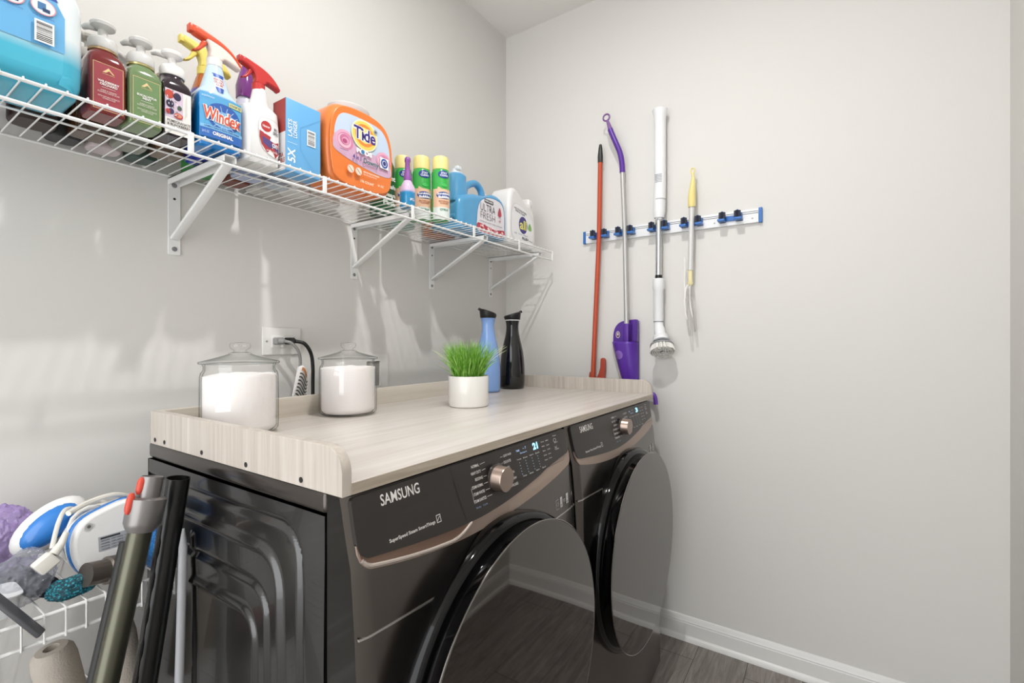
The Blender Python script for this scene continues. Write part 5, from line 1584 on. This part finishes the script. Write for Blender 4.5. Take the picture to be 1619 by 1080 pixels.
def bag_mat(name, h, alpha, rough=0.12):
    m, nt, b = node_mat(name)
    tr = nt.nodes.new('ShaderNodeBsdfTransparent')
    mx = nt.nodes.new('ShaderNodeMixShader')
    out = nt.nodes['Material Output']
    lw = nt.nodes.new('ShaderNodeLayerWeight')
    lw.inputs['Blend'].default_value = 0.35
    mr = nt.nodes.new('ShaderNodeMapRange')
    mr.inputs['To Min'].default_value = alpha
    mr.inputs['To Max'].default_value = min(1, alpha + 0.5)
    nt.links.new(lw.outputs['Facing'], mr.inputs['Value'])
    nt.links.new(mr.outputs[0], mx.inputs['Fac'])
    nt.links.new(tr.outputs[0], mx.inputs[1])
    nt.links.new(b.outputs[0], mx.inputs[2])
    nt.links.new(mx.outputs[0], out.inputs['Surface'])
    b.inputs['Base Color'].default_value = rgb(h)
    b.inputs['Roughness'].default_value = rough
    b.inputs['Specular IOR Level'].default_value = 1.0
    tc = nt.nodes.new('ShaderNodeTexCoord')
    nz = nt.nodes.new('ShaderNodeTexNoise')
    nz.inputs['Scale'].default_value = 28
    nz.inputs['Detail'].default_value = 2
    nz.inputs['Distortion'].default_value = 2.0
    nt.links.new(tc.outputs['Object'], nz.inputs['Vector'])
    bp = nt.nodes.new('ShaderNodeBump')
    bp.inputs['Strength'].default_value = 0.9
    bp.inputs['Distance'].default_value = 0.01
    nt.links.new(nz.outputs['Fac'], bp.inputs['Height'])
    nt.links.new(bp.outputs['Normal'], b.inputs['Normal'])
    return m
def crumple(name, label, cat, c, sx, sy, sz, m, seed, amp=0.28, freq=5.0, rz=0.0, sub=5, zmin=None):
    bm = bmesh.new()
    bmesh.ops.create_icosphere(bm, subdivisions=sub, radius=1)
    for v in bm.verts:
        p = v.co.copy()
        n1 = noise.noise(p * 1.4 + Vector((seed, 0, 0)))
        n2 = abs(noise.noise(p * freq + Vector((0, seed, 0))))
        n3 = abs(noise.noise(p * freq * 2.3 + Vector((0, 0, seed))))
        k = 1 + amp * 0.8 * n1 - amp * 0.55 * n2 - amp * 0.22 * n3
        v.co = Vector((p.x * sx * k, p.y * sy * k, p.z * sz * k))
        if v.co.z < -sz * 0.72:
            v.co.z = -sz * 0.72
    vs = [v.co.copy() for v in bm.verts]
    fs = [[v.index for v in f.verts] for f in bm.faces]
    bm.free()
    o = M().add(vs, fs, m).build(name, loc=(c[0], c[1], c[2] + sz * 0.72), autosmooth=25)
    o.rotation_euler = (0, 0, rz)
    return tag(o, label, cat)
crumple('plastic_bag', 'clear crumpled plastic bag of dark parts at the left edge', 'plastic bag', (0.160, 0.105, LDECK + 0.002), 0.075, 0.070, 0.066, bag_mat('clear_bag', 'dfe2ea', 0.22), 1.0)
crumple('plastic_bag', 'crinkled grey plastic bag of vacuum parts below the appliance plug', 'plastic bag', (0.232, 0.214, LDECK + 0.002), 0.060, 0.042, 0.046, bag_mat('grey_bag', 'a9acb8', 0.18), 4.3)
crumple('plastic_bag', 'purple tinted bag at the wall, left of the blue appliance', 'plastic bag', (0.070, 0.215, LDECK + 0.002), 0.048, 0.062, 0.072, bag_mat('purple_bag', 'a58ac8', 0.55, 0.2), 7.7)
# dark attachments inside / under the bags
def attach(label, c, col, n=0, rz=0.0, L=0.09):
    t = thing('vacuum_attachment', label, 'vacuum attachment', c, rz)
    m = mat(col, 0.3, 0.2)
    T = Matrix.Rotation(PI / 2, 4, 'Y')
    M().lathe([(0.016, -L * 0.5), (0.017, -L * 0.1), (0.020, 0.0), (0.020, 0.012), (0.017, 0.016), (0.0165, L * 0.4)], m, 24, T @ Matrix.Translation((0, 0, 0))).build('collar', t)
    M().box((-L * 0.5 - 0.045, -0.028, -0.014), (-L * 0.5, 0.028, 0.012), mat('26262a', 0.35), 0.006).build('nozzle', t)
    return t
attach('dark vacuum attachment inside the grey crinkled bag', (0.235, 0.225, LDECK + 0.0205), '3a3a42', rz=0.3)
attach('dark vacuum attachment inside the clear bag at the left', (0.160, 0.100, LDECK + 0.0205), '4a3a34', rz=2.9)
t = thing('vacuum_attachment', 'bronze-grey round vacuum attachment with red button under the white appliance', 'vacuum attachment', (0.2955, 0.318, LDECK + 0.026))
T = Matrix.Rotation(math.radians(78), 4, 'X') @ Matrix.Rotation(0.25, 4, 'Y')
M().lathe([(0.014, -0.035), (0.019, -0.03), (0.019, -0.01), (0.024, -0.008), (0.024, 0.012), (0.020, 0.014), (0.020, 0.045)], mat('7a7068', 0.3, 0.7), 28, T).build('collar', t)
M().box((0.012, 0.012, -0.008), (0.026, 0.034, 0.008), mat('a81f24', 0.3), 0.003).build('button', t)
# mesh cloths
def mesh_cloth_mat(name, a, b_):
    m, nt, b = node_mat(name)
    tc = nt.nodes.new('ShaderNodeTexCoord')
    vo = nt.nodes.new('ShaderNodeTexVoronoi')
    vo.inputs['Scale'].default_value = 260
    nt.links.new(tc.outputs['Object'], vo.inputs['Vector'])
    c = ramp(nt, vo.outputs['Distance'], [(0.25, a), (0.5, b_)])
    nt.links.new(c, b.inputs['Base Color'])
    b.inputs['Roughness'].default_value = 0.6
    return m
crumple('mesh_cloth', 'teal mesh cloth crumpled at the shelf lip below the plastic bags', 'cloth', (0.290, 0.262, LDECK + 0.001), 0.020, 0.036, 0.020, mesh_cloth_mat('teal_mesh', '1c8fa0', '0c3e4a'), 3.0)
t = thing('mesh_pad', 'bright blue textured pad standing between the two vacuum tubes', 'pad', (0.262, 0.386, LDECK))
M().box((-0.045, -0.010, 0.0), (0.045, 0.010, 0.105), mesh_cloth_mat('blue_mesh', '1f86c4', '0f5290'), 0.006).build('pad', t)
# strap tool
t = thing('crevice_tool', 'dark grey flat crevice tool poking over the shelf lip at the left', 'vacuum attachment', (0, 0, 0))
T, L = frame_to(Vector((0.3360, 0.214, 0.752)), Vector((0.300, 0.158, 0.838)))
M().box((-0.0095, -0.004, 0.0), (0.0095, 0.004, L), mat('4c4c50', 0.35), 0.003, T).build('tool_body', t)
# white tray at far left
t = thing('white_tray', 'white plastic container behind the shelf lip at the lower left edge', 'container', (0.262, 0.160, LDECK))
q = M()
q.loft([(0.0, 0.030, 0.036, 6), (0.030, 0.034, 0.040, 6), (0.032, 0.037, 0.043, 6), (0.034, 0.037, 0.043, 6)], mat('e9e9ec', 0.35), 40)
q.build('tray', t)

# ------------------------------------------------------------ things on the bottom shelf
low2 = wire_shelf('white bottom wire shelf under the lower one, mostly out of view', -0.55, 0.405, 0.480, 0.300, (), 0.044, True, 0.0264, mid=False)
BD = 0.4818
CARD = mat('c2b8ab', 0.85, bump=0.3, bscale=300)
def roll(label, x, y, r, h, ang, seed):
    t = thing('paper_roll', label, 'paper roll', (x, y, BD + 0.001))
    T = Matrix.Translation((0, 0, r * math.sin(ang))) @ Matrix.Rotation(ang, 4, 'X')
    M().lathe([(0.0, 0.0), (r, 0.0), (r, h * 0.82), (r * 0.93, h * 0.93), (r * 0.7, h * 0.99), (0.012, h), (0.010, h - 0.02)], CARD, 40, T).build('roll', t)
    return t
roll('beige paper roll below the shelf lip, left of the silver wand', 0.150, 0.292, 0.034, 0.150, 0.18, 1)
roll('beige paper roll seen between the two vacuum tubes', 0.180, 0.375, 0.030, 0.165, 0.12, 2)
t = thing('cleaning_gadget', 'black and red gadget at the bottom left corner of the photo', 'gadget', (0.220, 0.200, BD + 0.001))
M().loft([(0, 0.045, 0.05, 3), (0.035, 0.05, 0.055, 3), (0.060, 0.040, 0.045, 2.5), (0.072, 0.02, 0.02, 2)], mat('17171a', 0.2, coat=0.4), 32).build('body', t)
M().box((-0.03, 0.020, 0.060), (0.02, 0.06, 0.078), mat('9c2024', 0.35), 0.006).build('latch', t)
